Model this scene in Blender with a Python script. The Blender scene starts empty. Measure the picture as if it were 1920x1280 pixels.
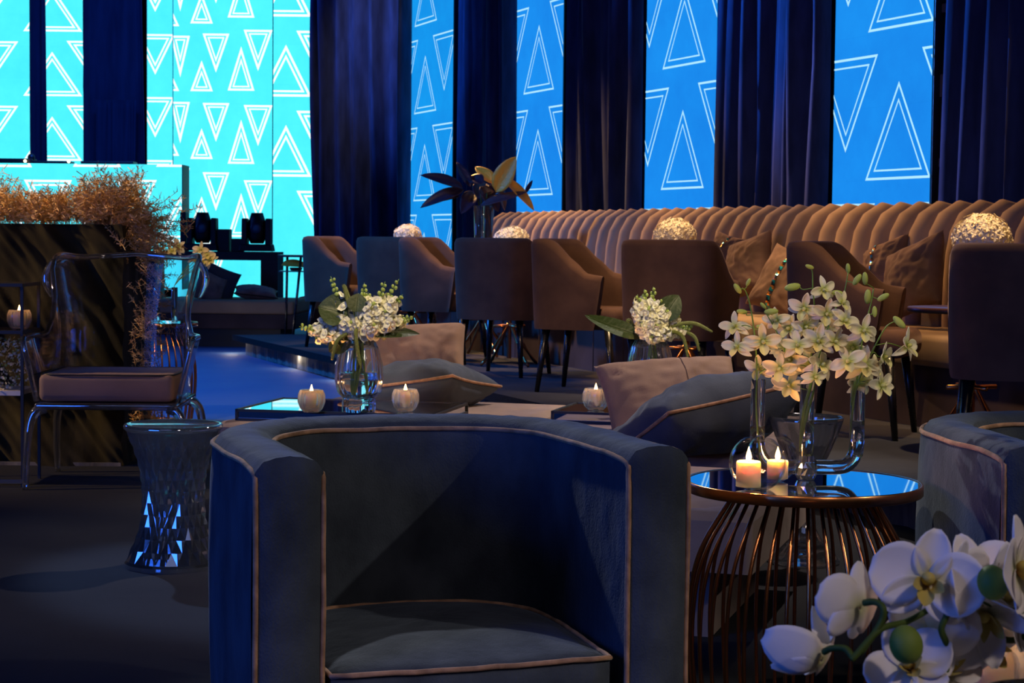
import bpy, math, random
from mathutils import Vector, Matrix, Euler, noise
random.seed(7)
PI = math.pi
sin, cos = math.sin, math.cos
R = math.radians
sc = bpy.context.scene
COL = sc.collection

# ---------------------------------------------------------------- camera
CAM_H, FPX, PITCH, ROLL = 1.08, 3520.0, math.atan(194 / 3520.0), 0.010
F_ = Vector((0, cos(PITCH), -sin(PITCH)))
R0 = Vector((1, 0, 0)); U0 = Vector((0, sin(PITCH), cos(PITCH)))
Rv = R0 * cos(ROLL) + U0 * sin(ROLL)
Uv = -R0 * sin(ROLL) + U0 * cos(ROLL)
cam_d = bpy.data.cameras.new('camera')
cam = bpy.data.objects.new('camera', cam_d); COL.objects.link(cam)
cam_d.sensor_width = 36.0; cam_d.lens = FPX / 1920.0 * 36.0
cam_d.dof.use_dof = True; cam_d.dof.focus_distance = 4.2; cam_d.dof.aperture_fstop = 20
cam_d.clip_start = 0.05; cam_d.clip_end = 200
M = Matrix((( Rv.x, Uv.x, -F_.x, 0), (Rv.y, Uv.y, -F_.y, 0), (Rv.z, Uv.z, -F_.z, CAM_H), (0, 0, 0, 1)))
cam.matrix_world = M
sc.camera = cam
def ray(px, py): return F_ + Rv * ((px - 960) / FPX) - Uv * ((py - 640) / FPX)
def W(px, py, Y):
    d = ray(px, py); k = Y / d.y
    return Vector((0, 0, CAM_H)) + d * k
def G(px, py, z):
    d = ray(px, py); k = (z - CAM_H) / d.z
    return Vector((0, 0, CAM_H)) + d * k

# ---------------------------------------------------------------- render look
sc.view_settings.view_transform = 'Standard'
sc.view_settings.look = 'None'
sc.view_settings.gamma = 1.0
sc.view_settings.exposure = 0.0
sc.cycles.max_bounces = 14
sc.cycles.transmission_bounces = 12
sc.cycles.glossy_bounces = 5
sc.cycles.diffuse_bounces = 3
sc.cycles.transparent_max_bounces = 8
sc.cycles.sample_clamp_indirect = 4.0
sc.cycles.caustics_refractive = True
wd = bpy.data.worlds.new('world'); sc.world = wd; wd.use_nodes = True
bg = wd.node_tree.nodes['Background']
bg.inputs[0].default_value = (0.012, 0.02, 0.06, 1); bg.inputs[1].default_value = 0.12

# ---------------------------------------------------------------- lamps
def aim(o, target):
    d = (Vector(target) - o.location).normalized()
    o.rotation_euler = d.to_track_quat('-Z', 'Y').to_euler()
def spot(name, loc, target, power, col, size, blend=0.4, rad=0.08):
    l = bpy.data.lights.new(name, 'SPOT'); l.energy = power; l.color = col
    l.spot_size = R(size); l.spot_blend = blend; l.shadow_soft_size = rad
    o = bpy.data.objects.new(name, l); COL.objects.link(o); o.location = loc; aim(o, target); return o
def area(name, loc, target, power, col, sx, sy):
    l = bpy.data.lights.new(name, 'AREA'); l.energy = power; l.color = col
    l.shape = 'RECTANGLE'; l.size = sx; l.size_y = sy
    o = bpy.data.objects.new(name, l); COL.objects.link(o); o.location = loc; aim(o, target); return o
WARM = (1.0, 0.52, 0.18); COOLW = (0.90, 0.92, 1.0); BLUE = (0.03, 0.16, 1.0)
# stage washes from the left, keys from behind, warm pin spots above the lounge
area('stage_wash_lamp', (-5.6, -0.3, 2.3), (0.0, 3.7, 0.4), 205, BLUE, 3.6, 2.4)
area('stage_wash_lamp', (-9.0, 18.5, 3.8), (1.5, 14.0, 1.6), 130, BLUE, 4.5, 3.0)
spot('floor_wash_lamp', (-6.5, 12.0, 5.5), (-3.0, 13.6, 0.0), 2800, (0.015, 0.24, 1.0), 62, 0.6, 0.3)
area('stage_wash_lamp', (-5.0, 23.0, 5.6), (-5.6, 29.0, 3.0), 520, BLUE, 2.5, 1.0)  # added blue panel that lights the wide dark curtain
spot('key_spot_lamp', (-1.95, 8.95, 4.7), (0.0, 3.5, 0.5), 800, COOLW, 22, 0.4, 0.05)
spot('key_spot_lamp', (4.4, 1.6, 3.7), (0.1, 3.8, 0.5), 220, (1.0, 0.93, 0.84), 34, 0.6, 0.05)
area('stool_glint_lamp', (-2.2, -0.5, 5.2), (-1.3, 5.5, 0.3), 14, (0.35, 0.45, 1.0), 3.5, 2.5)  # added overhead panel, there to glint in the crystal stool's facets
spot('front_fill_lamp', (2.2, -1.5, 4.6), (1.2, 5.2, 0.4), 115, (1.0, 0.84, 0.70), 55, 0.8, 0.4)
spot('lounge_spot_lamp', (2.4, 9.4, 5.4), (0.2, 7.0, 0.4), 1100, (1.0, 0.84, 0.76), 34, 0.6, 0.08)
spot('lounge_spot_lamp', (2.2, 3.4, 4.6), (0.3, 7.2, 0.5), 340, (1.0, 0.68, 0.40), 30, 0.7, 0.08)
spot('pin_spot_lamp', (-0.4, 1.6, 3.6), (0.66, 3.9, 0.78), 190, (1.0, 0.78, 0.48), 12, 0.5, 0.05)
spot('pin_spot_lamp', (-0.6, 4.4, 4.2), (-0.78, 7.4, 0.65), 480, (1.0, 0.80, 0.45), 11, 0.5, 0.05)
spot('pin_spot_lamp', (0.9, 4.6, 4.2), (0.56, 7.6, 0.75), 480, (1.0, 0.80, 0.45), 11, 0.5, 0.05)
spot('pin_spot_lamp', (1.5, 0.2, 2.6), (0.6, 1.9, 0.75), 66, (1.0, 0.84, 0.80), 34, 0.6, 0.1)
spot('left_spot_lamp', (-3.6, 5.0, 4.6), (-2.5, 8.9, 1.75), 900, (1.0, 0.62, 0.26), 15, 0.8, 0.1)
spot('left_spot_lamp', (-6.4, 7.3, 3.4), (-2.6, 8.7, 0.8), 900, (1.0, 0.68, 0.34), 38, 0.7, 0.06)  # added raking spot that picks out the creases of the bar cloth
spot('stool_spot_lamp', (-3.0, 9.6, 3.6), (-1.1, 6.1, 0.25), 700, (0.35, 0.52, 1.0), 13, 0.6, 0.05)
spot('front_fill_lamp', (-0.6, 5.2, 5.4), (0.4, 11.8, 0.8), 340, (1.0, 0.66, 0.44), 50, 0.9, 0.3)
spot('curtain_spot_lamp', (-3.5, 19.5, 6.6), (-1.6, 22.8, 3.0), 600, (1.0, 0.68, 0.42), 30, 0.9, 0.15)
spot('curtain_fill_lamp', (-6.0, 18.5, 4.5), (2.2, 13.2, 3.9), 11000, (0.03, 0.22, 1.0), 34, 0.8, 0.1)  # added blue spot for streaks on the curtain folds facing the screens
spot('curtain_fill_lamp', (-7.0, 19.5, 4.5), (-1.5, 21.5, 3.6), 3000, (0.03, 0.22, 1.0), 36, 0.8, 0.1)  # second added blue spot, for the wide navy curtain
for tx, ty in ((-0.89, 15.5), (-0.02, 13.25), (1.0, 10.76), (1.98, 8.06)):
    spot('table_spot_lamp', (tx - 0.25, ty - 0.35, 4.5), (tx, ty, 1.0), 900, (1.0, 0.64, 0.32), 34, 0.9, 0.06)
DS = Vector((-0.3676, 0.930, 0))            # along the screen wall, away from the camera
NN = Vector((-0.930, -0.3676, 0))           # out of the screen wall
def wl(a, Y, z=0): return Vector(((a - Y) / 2.53, Y, z))      # line X = (a-Y)/2.53
for Yl, e in ((7.4, 300), (9.6, 380), (11.8, 480), (14.0, 650), (16.2, 950)):
    b = wl(14.6, Yl, 0)
    spot('sofa_spot_lamp', (b.x - 1.5, b.y + 3.0, 4.0), (b.x + 0.80, b.y + 0.2, 0.85), e * 1.5, WARM, 44, 0.7, 0.1)

# ---------------------------------------------------------------- mesh builder
class MB:
    def __init__(s): s.v = []; s.f = []; s.m = []; s.cur = 0
    def mat(s, i): s.cur = i; return s
    def add(s, vs, fs):
        o = len(s.v); s.v += [tuple(v) for v in vs]
        for f in fs: s.f.append(tuple(o + i for i in f)); s.m.append(s.cur)
    def box(s, c, size, rz=0, top=1.0):
        c = Vector(c); hx, hy, hz = size[0] / 2, size[1] / 2, size[2] / 2
        vs = []
        for z in (-1, 1):
            k = top if z > 0 else 1.0
            for x, y in ((-1, -1), (1, -1), (1, 1), (-1, 1)):
                X, Y = x * hx * k, y * hy * k
                vs.append((c.x + X * cos(rz) - Y * sin(rz), c.y + X * sin(rz) + Y * cos(rz), c.z + z * hz))
        s.add(vs, [(3, 2, 1, 0), (4, 5, 6, 7), (0, 1, 5, 4), (1, 2, 6, 5), (2, 3, 7, 6), (3, 0, 4, 7)])
    def grid(s, P, closed_u=False):
        nu, nv = len(P), len(P[0]); vs = [p for row in P for p in row]; fs = []
        for i in range(nu if closed_u else nu - 1):
            j2 = (i + 1) % nu
            for j in range(nv - 1):
                fs.append((i * nv + j, j2 * nv + j, j2 * nv + j + 1, i * nv + j + 1))
        s.add(vs, fs)
    def tube(s, pts, r, n=8, closed=False, cap=True):
        pts = [Vector(p) for p in pts]; N = len(pts)
        rs = r if isinstance(r, (list, tuple)) else [r] * N
        up = None; rings = []
        for i, p in enumerate(pts):
            if closed: t = pts[(i + 1) % N] - pts[i - 1]
            else: t = pts[min(i + 1, N - 1)] - pts[max(i - 1, 0)]
            if t.length < 1e-9: t = Vector((0, 0, 1))
            t.normalize()
            if up is None: up = t.orthogonal().normalized()
            up = (up - t * up.dot(t))
            if up.length < 1e-6: up = t.orthogonal()
            up.normalize(); b = t.cross(up)
            rings.append([p + (up * cos(2 * PI * k / n) + b * sin(2 * PI * k / n)) * rs[i] for k in range(n)])
        vs = [v for rg in rings for v in rg]; fs = []
        for i in range(N if closed else N - 1):
            a, c = i * n, ((i + 1) % N) * n
            for k in range(n): fs.append((a + k, a + (k + 1) % n, c + (k + 1) % n, c + k))
        if cap and not closed:
            fs.append(tuple(range(n - 1, -1, -1))); fs.append(tuple((N - 1) * n + k for k in range(n)))
        s.add(vs, fs)
    def lathe(s, prof, n=32, c=(0, 0, 0), wob=None, closed=False):
        c = Vector(c); P = []
        for k in range(n):
            a = 2 * PI * k / n; row = []
            for (r, z) in prof:
                rr = r * (wob(a, z) if wob else 1)
                row.append((c.x + rr * cos(a), c.y + rr * sin(a), c.z + z))
            if closed: row.append(row[0])
            P.append(row)
        s.grid(P, closed_u=True)
    def sphere(s, c, r, n=10, sx=1, sy=1, sz=1, M=None):
        prof = [(max(1e-4, sin(PI * i / n)), -cos(PI * i / n)) for i in range(n + 1)]
        P = []
        for k in range(n * 2 - 2):
            a = 2 * PI * k / (n * 2 - 2); row = []
            for q, z in prof:
                p = Vector((q * cos(a) * sx * r, q * sin(a) * sy * r, z * sz * r))
                if M: p = M @ p
                row.append(p + Vector(c))
            P.append(row)
        s.grid(P, closed_u=True)
    def xf(s, i0, Mx):
        for i in range(i0, len(s.v)): s.v[i] = tuple(Mx @ Vector(s.v[i]))
    def mesh(s, name, mats, smooth=True):
        me = bpy.data.meshes.new(name); me.from_pydata(s.v, [], s.f)
        for m in (mats if isinstance(mats, (list, tuple)) else [mats]): me.materials.append(m)
        me.polygons.foreach_set('material_index', s.m)
        me.polygons.foreach_set('use_smooth', [smooth] * len(s.f)); me.update()
        return me
    def build(s, name, mats, parent=None, smooth=True, bevel=0, bseg=3, weld=False, sub=0, auto=False):
        o = bpy.data.objects.new(name, s.mesh(name, mats, smooth)); COL.objects.link(o)
        if parent: o.parent = parent
        if weld:
            m = o.modifiers.new('weld', 'WELD'); m.merge_threshold = 1e-4
        if bevel:
            m = o.modifiers.new('bevel', 'BEVEL'); m.width = bevel; m.segments = bseg; m.limit_method = 'ANGLE'
            m.angle_limit = R(35)
        if sub:
            m = o.modifiers.new('sub', 'SUBSURF'); m.levels = sub; m.render_levels = sub
        return o
def tag(o, label=None, cat=None, group=None, kind=None):
    if label: o['label'] = label
    if cat: o['category'] = cat
    if group: o['group'] = group
    if kind: o['kind'] = kind
    return o
def thing(name, label, cat, loc=(0, 0, 0), rz=0, group=None):
    o = bpy.data.objects.new(name, None); COL.objects.link(o); o.empty_display_size = 0.05
    o.location = loc; o.rotation_euler = (0, 0, rz); return tag(o, label, cat, group)
def dup(root, loc, rz=0, label=None, group=None, scale=None):
    r = root.copy(); COL.objects.link(r); r.location = loc; r.rotation_euler = (0, 0, rz)
    if scale: r.scale = (scale,) * 3
    if label: r['label'] = label
    if group: r['group'] = group
    for ch in list(root.children):
        c = ch.copy(); COL.objects.link(c); c.parent = r
        for g in ch.children:
            d = g.copy(); COL.objects.link(d); d.parent = c
    return r
def L(pts, o): return [Vector(p) - Vector(o) for p in pts]
def spline(pts, n=8):
    pts = [Vector(p) for p in pts]; out = []
    P = [pts[0] * 2 - pts[1]] + pts + [pts[-1] * 2 - pts[-2]]
    for i in range(1, len(P) - 2):
        for k in range(n):
            t = k / n; a, b, c, d = P[i - 1], P[i], P[i + 1], P[i + 2]
            out.append(0.5 * ((2 * b) + (c - a) * t + (2 * a - 5 * b + 4 * c - d) * t * t + (3 * b - a - 3 * c + d) * t ** 3))
    out.append(pts[-1]); return out
def orient(facing, roll=0.0, up=(0, 0, 1)):
    z = Vector(facing).normalized(); x = Vector(up).cross(z)
    if x.length < 1e-4: x = Vector((1, 0, 0))
    x.normalize(); y = z.cross(x)
    return (Matrix((x, y, z)).transposed() @ Matrix.Rotation(roll, 3, 'Z')).to_4x4()
def nz(x, y, z): return noise.noise(Vector((x, y, z)))

# ---------------------------------------------------------------- materials
def newmat(name):
    m = bpy.data.materials.new(name); m.use_nodes = True
    return m, m.node_tree, m.node_tree.nodes['Principled BSDF']
def setp(b, **k):
    for key, v in k.items(): b.inputs[key.replace('_', ' ')].default_value = v
def fabric(name, col, col2=None, sheen=0.5, rough=0.85, bump=0.25, scale=9.0, fine=260.0, tint=None, stretch=(1, 1, 1), srough=0.35):
    m, t, b = newmat(name); N, Lk = t.nodes, t.links
    col2 = col2 or tuple(c * 0.55 for c in col)
    tc = N.new('ShaderNodeTexCoord'); mp = N.new('ShaderNodeMapping'); mp.inputs['Scale'].default_value = stretch
    Lk.new(tc.outputs['Object'], mp.inputs['Vector'])
    n1 = N.new('ShaderNodeTexNoise'); n1.inputs['Scale'].default_value = scale; n1.inputs['Detail'].default_value = 5
    n2 = N.new('ShaderNodeTexNoise'); n2.inputs['Scale'].default_value = fine; n2.inputs['Detail'].default_value = 2
    for n in (n1, n2): Lk.new(mp.outputs[0], n.inputs['Vector'])
    r = N.new('ShaderNodeValToRGB'); r.color_ramp.elements[0].position = 0.35; r.color_ramp.elements[1].position = 0.65
    r.color_ramp.elements[0].color = (*col2, 1); r.color_ramp.elements[1].color = (*col, 1)
    Lk.new(n1.outputs['Fac'], r.inputs[0]); Lk.new(r.outputs[0], b.inputs['Base Color'])
    ad = N.new('ShaderNodeMath'); ad.operation = 'MULTIPLY_ADD'; ad.inputs[1].default_value = 0.12
    Lk.new(n2.outputs['Fac'], ad.inputs[0]); Lk.new(n1.outputs['Fac'], ad.inputs[2])
    bp = N.new('ShaderNodeBump'); bp.inputs['Strength'].default_value = bump; bp.inputs['Distance'].default_value = 0.02
    Lk.new(ad.outputs[0], bp.inputs['Height']); Lk.new(bp.outputs[0], b.inputs['Normal'])
    setp(b, Roughness=rough, Sheen_Weight=sheen, Sheen_Roughness=srough, Sheen_Tint=(*(tint or [min(1, c * 5) for c in col]), 1))
    b.inputs['Specular IOR Level'].default_value = 0.15
    return m
def plain(name, col, rough=0.5, metal=0.0, coat=0.0, bump=0, bscale=40, spec=0.5):
    m, t, b = newmat(name)
    setp(b, Base_Color=(*col, 1), Roughness=rough, Metallic=metal, Coat_Weight=coat)
    b.inputs['Specular IOR Level'].default_value = spec
    n = t.nodes.new('ShaderNodeTexNoise'); n.inputs['Scale'].default_value = bscale; n.inputs['Detail'].default_value = 4
    tc = t.nodes.new('ShaderNodeTexCoord'); t.links.new(tc.outputs['Object'], n.inputs['Vector'])
    mr = t.nodes.new('ShaderNodeMapRange'); mr.inputs['To Min'].default_value = rough * 0.85; mr.inputs['To Max'].default_value = min(1, rough * 1.15)
    t.links.new(n.outputs['Fac'], mr.inputs['Value']); t.links.new(mr.outputs[0], b.inputs['Roughness'])
    if bump:
        bp = t.nodes.new('ShaderNodeBump'); bp.inputs['Strength'].default_value = bump; bp.inputs['Distance'].default_value = 0.01
        t.links.new(n.outputs['Fac'], bp.inputs['Height']); t.links.new(bp.outputs[0], b.inputs['Normal'])
    return m
def emis(name, col, st):
    m, t, b = newmat(name); setp(b, Base_Color=(0, 0, 0, 1), Emission_Color=(*col, 1), Emission_Strength=st, Roughness=0.6)
    b.inputs['Specular IOR Level'].default_value = 0.1; return m
def led(name, col, st, col2=None):
    m, t, b = newmat(name); N, Lk = t.nodes, t.links
    tc = N.new('ShaderNodeTexCoord'); n = N.new('ShaderNodeTexNoise'); n.inputs['Scale'].default_value = 1.3; n.inputs['Detail'].default_value = 8
    n.inputs['Roughness'].default_value = 0.7
    Lk.new(tc.outputs['Object'], n.inputs['Vector'])
    r = N.new('ShaderNodeValToRGB'); r.color_ramp.elements[0].position = 0.3; r.color_ramp.elements[1].position = 0.7
    r.color_ramp.elements[0].color = (*(col2 or [c * 0.85 for c in col]), 1); r.color_ramp.elements[1].color = (*col, 1)
    Lk.new(n.outputs['Fac'], r.inputs[0])
    # pixel raster of the screen modules
    br = N.new('ShaderNodeTexBrick'); br.inputs['Scale'].default_value = 1.0; br.offset = 0
    br.inputs['Color1'].default_value = (1, 1, 1, 1); br.inputs['Color2'].default_value = (0.96, 0.97, 1, 1); br.inputs['Mortar'].default_value = (0.9, 0.93, 0.96, 1)
    br.inputs['Mortar Size'].default_value = 0.002; br.inputs['Brick Width'].default_value = 0.5; br.inputs['Row Height'].default_value = 0.5
    mp = N.new('ShaderNodeMapping'); mp.inputs['Rotation'].default_value = (R(90), 0, 0); Lk.new(tc.outputs['Object'], mp.inputs['Vector']); Lk.new(mp.outputs[0], br.inputs['Vector'])
    mx = N.new('ShaderNodeMixRGB'); mx.blend_type = 'MULTIPLY'; mx.inputs[0].default_value = 1
    Lk.new(r.outputs[0], mx.inputs[1]); Lk.new(br.outputs[0], mx.inputs[2])
    Lk.new(mx.outputs[0], b.inputs['Emission Color']); setp(b, Emission_Strength=st, Base_Color=(0.0, 0.0, 0.0, 1), Roughness=1.0); b.inputs['Specular IOR Level'].default_value = 0.0
    return m
def glass(name, tint=(1, 1, 1), rough=0.0, ior=1.45):
    m, t, b = newmat(name); setp(b, Base_Color=(*tint, 1), Roughness=rough, IOR=ior, Transmission_Weight=1.0); return m
def petal(name, outer, inner, r0, r1, trans=0.35):
    m, t, b = newmat(name); N, Lk = t.nodes, t.links
    tc = N.new('ShaderNodeTexCoord'); ln = N.new('ShaderNodeVectorMath'); ln.operation = 'LENGTH'
    Lk.new(tc.outputs['Object'], ln.inputs[0])
    mr = N.new('ShaderNodeMapRange'); mr.inputs['From Min'].default_value = r0; mr.inputs['From Max'].default_value = r1
    Lk.new(ln.outputs['Value'], mr.inputs['Value'])
    r = N.new('ShaderNodeValToRGB'); r.color_ramp.elements[0].color = (*inner, 1); r.color_ramp.elements[1].color = (*outer, 1)
    Lk.new(mr.outputs[0], r.inputs[0]); Lk.new(r.outputs[0], b.inputs['Base Color'])
    n = N.new('ShaderNodeTexNoise'); n.inputs['Scale'].default_value = 90; bp = N.new('ShaderNodeBump'); bp.inputs['Strength'].default_value = 0.15; bp.inputs['Distance'].default_value = 0.002
    Lk.new(tc.outputs['Object'], n.inputs['Vector']); Lk.new(n.outputs['Fac'], bp.inputs['Height']); Lk.new(bp.outputs[0], b.inputs['Normal'])
    setp(b, Roughness=0.55); b.inputs['Specular IOR Level'].default_value = 0.25
    tr = N.new('ShaderNodeBsdfTranslucent'); Lk.new(r.outputs[0], tr.inputs[0])
    ms = N.new('ShaderNodeMixShader'); ms.inputs[0].default_value = trans
    out = N['Material Output']; Lk.new(b.outputs[0], ms.inputs[1]); Lk.new(tr.outputs[0], ms.inputs[2]); Lk.new(ms.outputs[0], out.inputs[0])
    return m

SLATE = fabric('slate_blue_velvet', (0.064, 0.074, 0.093), (0.033, 0.039, 0.052), sheen=0.35, scale=9, fine=260, bump=0.5, stretch=(1.1, 1.1, .8), tint=(0.35, 0.42, 0.55))
SLATE2 = fabric('blue_cushion_velvet', (0.075, 0.092, 0.125), (0.05, 0.062, 0.09), sheen=0.35, scale=4, bump=0.4, tint=(0.35, 0.42, 0.55))
PIPE = fabric('tan_piping', (0.46, 0.25, 0.15), sheen=0.2, scale=30, bump=0.2)
TAUPE = fabric('brown_taupe_velvet', (0.125, 0.068, 0.046), (0.082, 0.044, 0.031), sheen=0.3, scale=5, tint=(0.5, 0.35, 0.3), bump=0.2)
SOFA = fabric('sofa_velvet', (0.36, 0.25, 0.155), (0.29, 0.20, 0.125), sheen=0.15, scale=4, tint=(0.7, 0.5, 0.4), bump=0.12)
SOFAB = fabric('sofa_base_velvet', (0.075, 0.048, 0.045), sheen=0.25, scale=3, bump=0.12, tint=(0.4, 0.3, 0.3))
BEIGE = fabric('beige_cushion_velvet', (0.33, 0.215, 0.15), (0.25, 0.16, 0.115), sheen=0.35, scale=4, bump=0.3, tint=(0.75, 0.55, 0.42))
OTTO = fabric('tufted_velvet', (0.30, 0.22, 0.19), (0.24, 0.175, 0.15), sheen=0.35, scale=5, bump=0.2, tint=(0.7, 0.58, 0.5))
BROWNC = fabric('brown_cushion_velvet', (0.19, 0.115, 0.08), sheen=0.35, scale=5, bump=0.35, tint=(0.6, 0.42, 0.32))
DRAPE = fabric('navy_curtain', (0.026, 0.042, 0.11), (0.013, 0.021, 0.055), sheen=0.12, scale=3, fine=120, bump=0.3, stretch=(3, 3, 0.7), tint=(0.30, 0.30, 0.42))
DRAPEB = fabric('black_curtain', (0.016, 0.022, 0.05), (0.010, 0.014, 0.034), sheen=0.12, scale=3, fine=120, bump=0.3, stretch=(3, 3, 0.5), tint=(0.2, 0.25, 0.4))
BARCLOTH = fabric('black_olive_cloth', (0.055, 0.043, 0.018), (0.018, 0.014, 0.008), sheen=0.2, scale=2.4, bump=0.9, stretch=(2.4, 1, 0.9), tint=(0.5, 0.42, 0.25))
CARPET = fabric('dark_carpet', (0.012, 0.0125, 0.015), (0.006, 0.0065, 0.009), sheen=0.1, scale=1.3, fine=340, bump=0.5, rough=0.95, tint=(0.3, 0.3, 0.35))
PLATF = fabric('platform_carpet', (0.026, 0.030, 0.042), sheen=0.15, scale=2, fine=300, bump=0.4, tint=(0.4, 0.4, 0.5))
SKIRT = fabric('platform_skirt', (0.20, 0.18, 0.17), (0.09, 0.085, 0.09), sheen=0.2, scale=6, fine=200, bump=0.4, stretch=(3, 3, 0.6), tint=(0.5, 0.5, 0.6))
BLACK = plain('black_paint', (0.008, 0.008, 0.009), 0.5)
LEGB = plain('black_lacquer_leg', (0.006, 0.006, 0.008), 0.28, spec=0.6)
MATTE = plain('matte_black', (0.004, 0.004, 0.006), 0.8, spec=0.2)
COPPER = plain('copper', (0.78, 0.30, 0.11), 0.24, metal=1.0)
DKCOP = plain('dark_copper', (0.30, 0.115, 0.05), 0.3, metal=1.0)
CHROME = plain('chrome', (0.8, 0.8, 0.82), 0.12, metal=1.0)
MIRROR = plain('mirror', (0.82, 0.86, 0.88), 0.015, metal=1.0)
TMIRROR = plain('smoked_mirror', (0.62, 0.66, 0.70), 0.02, metal=1.0)
GLASS = glass('clear_glass'); ACRYL = glass('clear_acrylic', (0.93, 0.95, 1.0), 0.01, 1.49); CRYST = glass('crystal', (0.9, 0.95, 1.0), 0.0, 1.55)
def addgloss(m, f):
    t = m.node_tree; b = t.nodes['Principled BSDF']; g = t.nodes.new('ShaderNodeBsdfGlossy'); g.inputs['Roughness'].default_value = 0.04
    x = t.nodes.new('ShaderNodeMixShader'); x.inputs[0].default_value = f; t.links.new(b.outputs[0], x.inputs[1]); t.links.new(g.outputs[0], x.inputs[2]); t.links.new(x.outputs[0], t.nodes['Material Output'].inputs[0])
addgloss(CRYST, 0.5); addgloss(ACRYL, 0.3)
def addmilk(m, f):
    t = m.node_tree; o = t.nodes['Material Output']; src = o.inputs[0].links[0].from_socket
    g = t.nodes.new('ShaderNodeBsdfTranslucent'); g.inputs[0].default_value = (0.8, 0.88, 1.0, 1); d = t.nodes.new('ShaderNodeBsdfDiffuse'); d.inputs[0].default_value = (0.8, 0.88, 1.0, 1)
    a = t.nodes.new('ShaderNodeMixShader'); a.inputs[0].default_value = 0.5; t.links.new(g.outputs[0], a.inputs[1]); t.links.new(d.outputs[0], a.inputs[2])
    x = t.nodes.new('ShaderNodeMixShader'); x.inputs[0].default_value = f; t.links.new(src, x.inputs[1]); t.links.new(a.outputs[0], x.inputs[2]); t.links.new(x.outputs[0], o.inputs[0])
addmilk(CRYST, 0.04); addmilk(ACRYL, 0.02); addmilk(GLASS, 0.01)  # pale blue haze mixed into clear glass to brighten it where reflections lack
def thinglass(name, tint=(1, 1, 1), edge=0.5):
    m, t, b = newmat(name); N, Lk = t.nodes, t.links
    tr = N.new('ShaderNodeBsdfTransparent'); tr.inputs[0].default_value = (*tint, 1)
    gl = N.new('ShaderNodeBsdfGlossy'); gl.inputs['Roughness'].default_value = 0.01
    lw = N.new('ShaderNodeLayerWeight'); lw.inputs['Blend'].default_value = edge
    pw_ = N.new('ShaderNodeMath'); pw_.operation = 'MULTIPLY_ADD'; pw_.inputs[1].default_value = 0.75; pw_.inputs[2].default_value = 0.03
    Lk.new(lw.outputs['Facing'], pw_.inputs[0])
    p2 = N.new('ShaderNodeMath'); p2.operation = 'POWER'; p2.inputs[1].default_value = 2.2; Lk.new(pw_.outputs[0], p2.inputs[0])
    ms = N.new('ShaderNodeMixShader'); Lk.new(p2.outputs[0], ms.inputs[0]); Lk.new(tr.outputs[0], ms.inputs[1]); Lk.new(gl.outputs[0], ms.inputs[2])
    Lk.new(ms.outputs[0], N['Material Output'].inputs[0]); return m
THIN = thinglass('thin_blown_glass', (0.97, 0.98, 1.0))
def glowglass(name):
    m, t, b = newmat(name); N, Lk = t.nodes, t.links; setp(b, Base_Color=(1, .97, .95, 1), Roughness=0.03, IOR=1.45, Transmission_Weight=1.0)
    tr = N.new('ShaderNodeBsdfTranslucent'); tr.inputs[0].default_value = (0.95, 0.9, 0.85, 1)
    ms = N.new('ShaderNodeMixShader'); ms.inputs[0].default_value = 0.2
    Lk.new(b.outputs[0], ms.inputs[1]); Lk.new(tr.outputs[0], ms.inputs[2]); Lk.new(ms.outputs[0], N['Material Output'].inputs[0]); return m
CUPG = glowglass('ribbed_tealight_glass')
THINA = thinglass('thin_acrylic', (0.88, 0.92, 1.0), 0.72)
WATER = glass('water', (0.97, 1, 1), 0, 1.33)
WAX = plain('candle_wax', (0.95, 0.72, 0.45), 0.5); WAX.node_tree.nodes['Principled BSDF'].inputs['Subsurface Weight'].default_value = 1.0
WAX.node_tree.nodes['Principled BSDF'].inputs['Subsurface Radius'].default_value = (0.022, 0.013, 0.006); WAX.node_tree.nodes['Principled BSDF'].inputs['Subsurface Scale'].default_value = 1.0
FLAME = emis('flame', (1.0, 0.50, 0.14), 22)
BULB = emis('warm_bulb', (1.0, 0.80, 0.42), 6)
WOOD = plain('dark_table_top', (0.05, 0.018, 0.012), 0.3)
GREEN = plain('leaf_green', (0.022, 0.046, 0.005), 0.45, bump=0.2, bscale=60)
STEM = plain('stem_green', (0.16, 0.26, 0.03), 0.45)
STEMD = plain('dark_stem', (0.05, 0.08, 0.012), 0.65, spec=.2)
BUD = petal('bud_green', (0.50, 0.56, 0.12), (0.42, 0.50, 0.10), 0, 0.02, 0.2)
BUDD = petal('dark_bud', (0.16, 0.22, 0.03), (0.14, 0.18, 0.03), 0, 0.02, 0.1)
CREAM = petal('cream_petal', (0.92, 0.83, 0.60), (0.66, 0.70, 0.16), 0.003, 0.017)
LIPY = petal('yellow_lip', (0.86, 0.80, 0.36), (0.50, 0.55, 0.08), 0.001, 0.012)
PHAL = petal('white_petal', (0.84, 0.78, 0.74), (0.62, 0.60, 0.30), 0.004, 0.022, 0.3)
PHLIP = petal('brown_lip', (0.55, 0.42, 0.10), (0.35, 0.12, 0.04), 0.002, 0.012, 0.2)
SNAP = petal('snapdragon_white', (0.90, 0.88, 0.62), (0.62, 0.68, 0.22), 0.0, 3.0, 0.3)
SNAPW = plain('floret_white', (0.88, 0.85, 0.62), 0.5, bump=0.3, bscale=200)
SNAPG = plain('floret_green', (0.36, 0.46, 0.09), 0.5)
FOX = plain('foxtail', (0.22, 0.25, 0.06), 0.8, bump=1.0, bscale=300)
HYD = plain('hydrangea_cream', (0.85, 0.74, 0.50), 0.6)
PAMP = plain('pampas_straw', (0.68, 0.38, 0.11), 0.8); PAMP2 = plain('pampas_pale', (0.78, 0.52, 0.26), 0.8)
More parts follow.
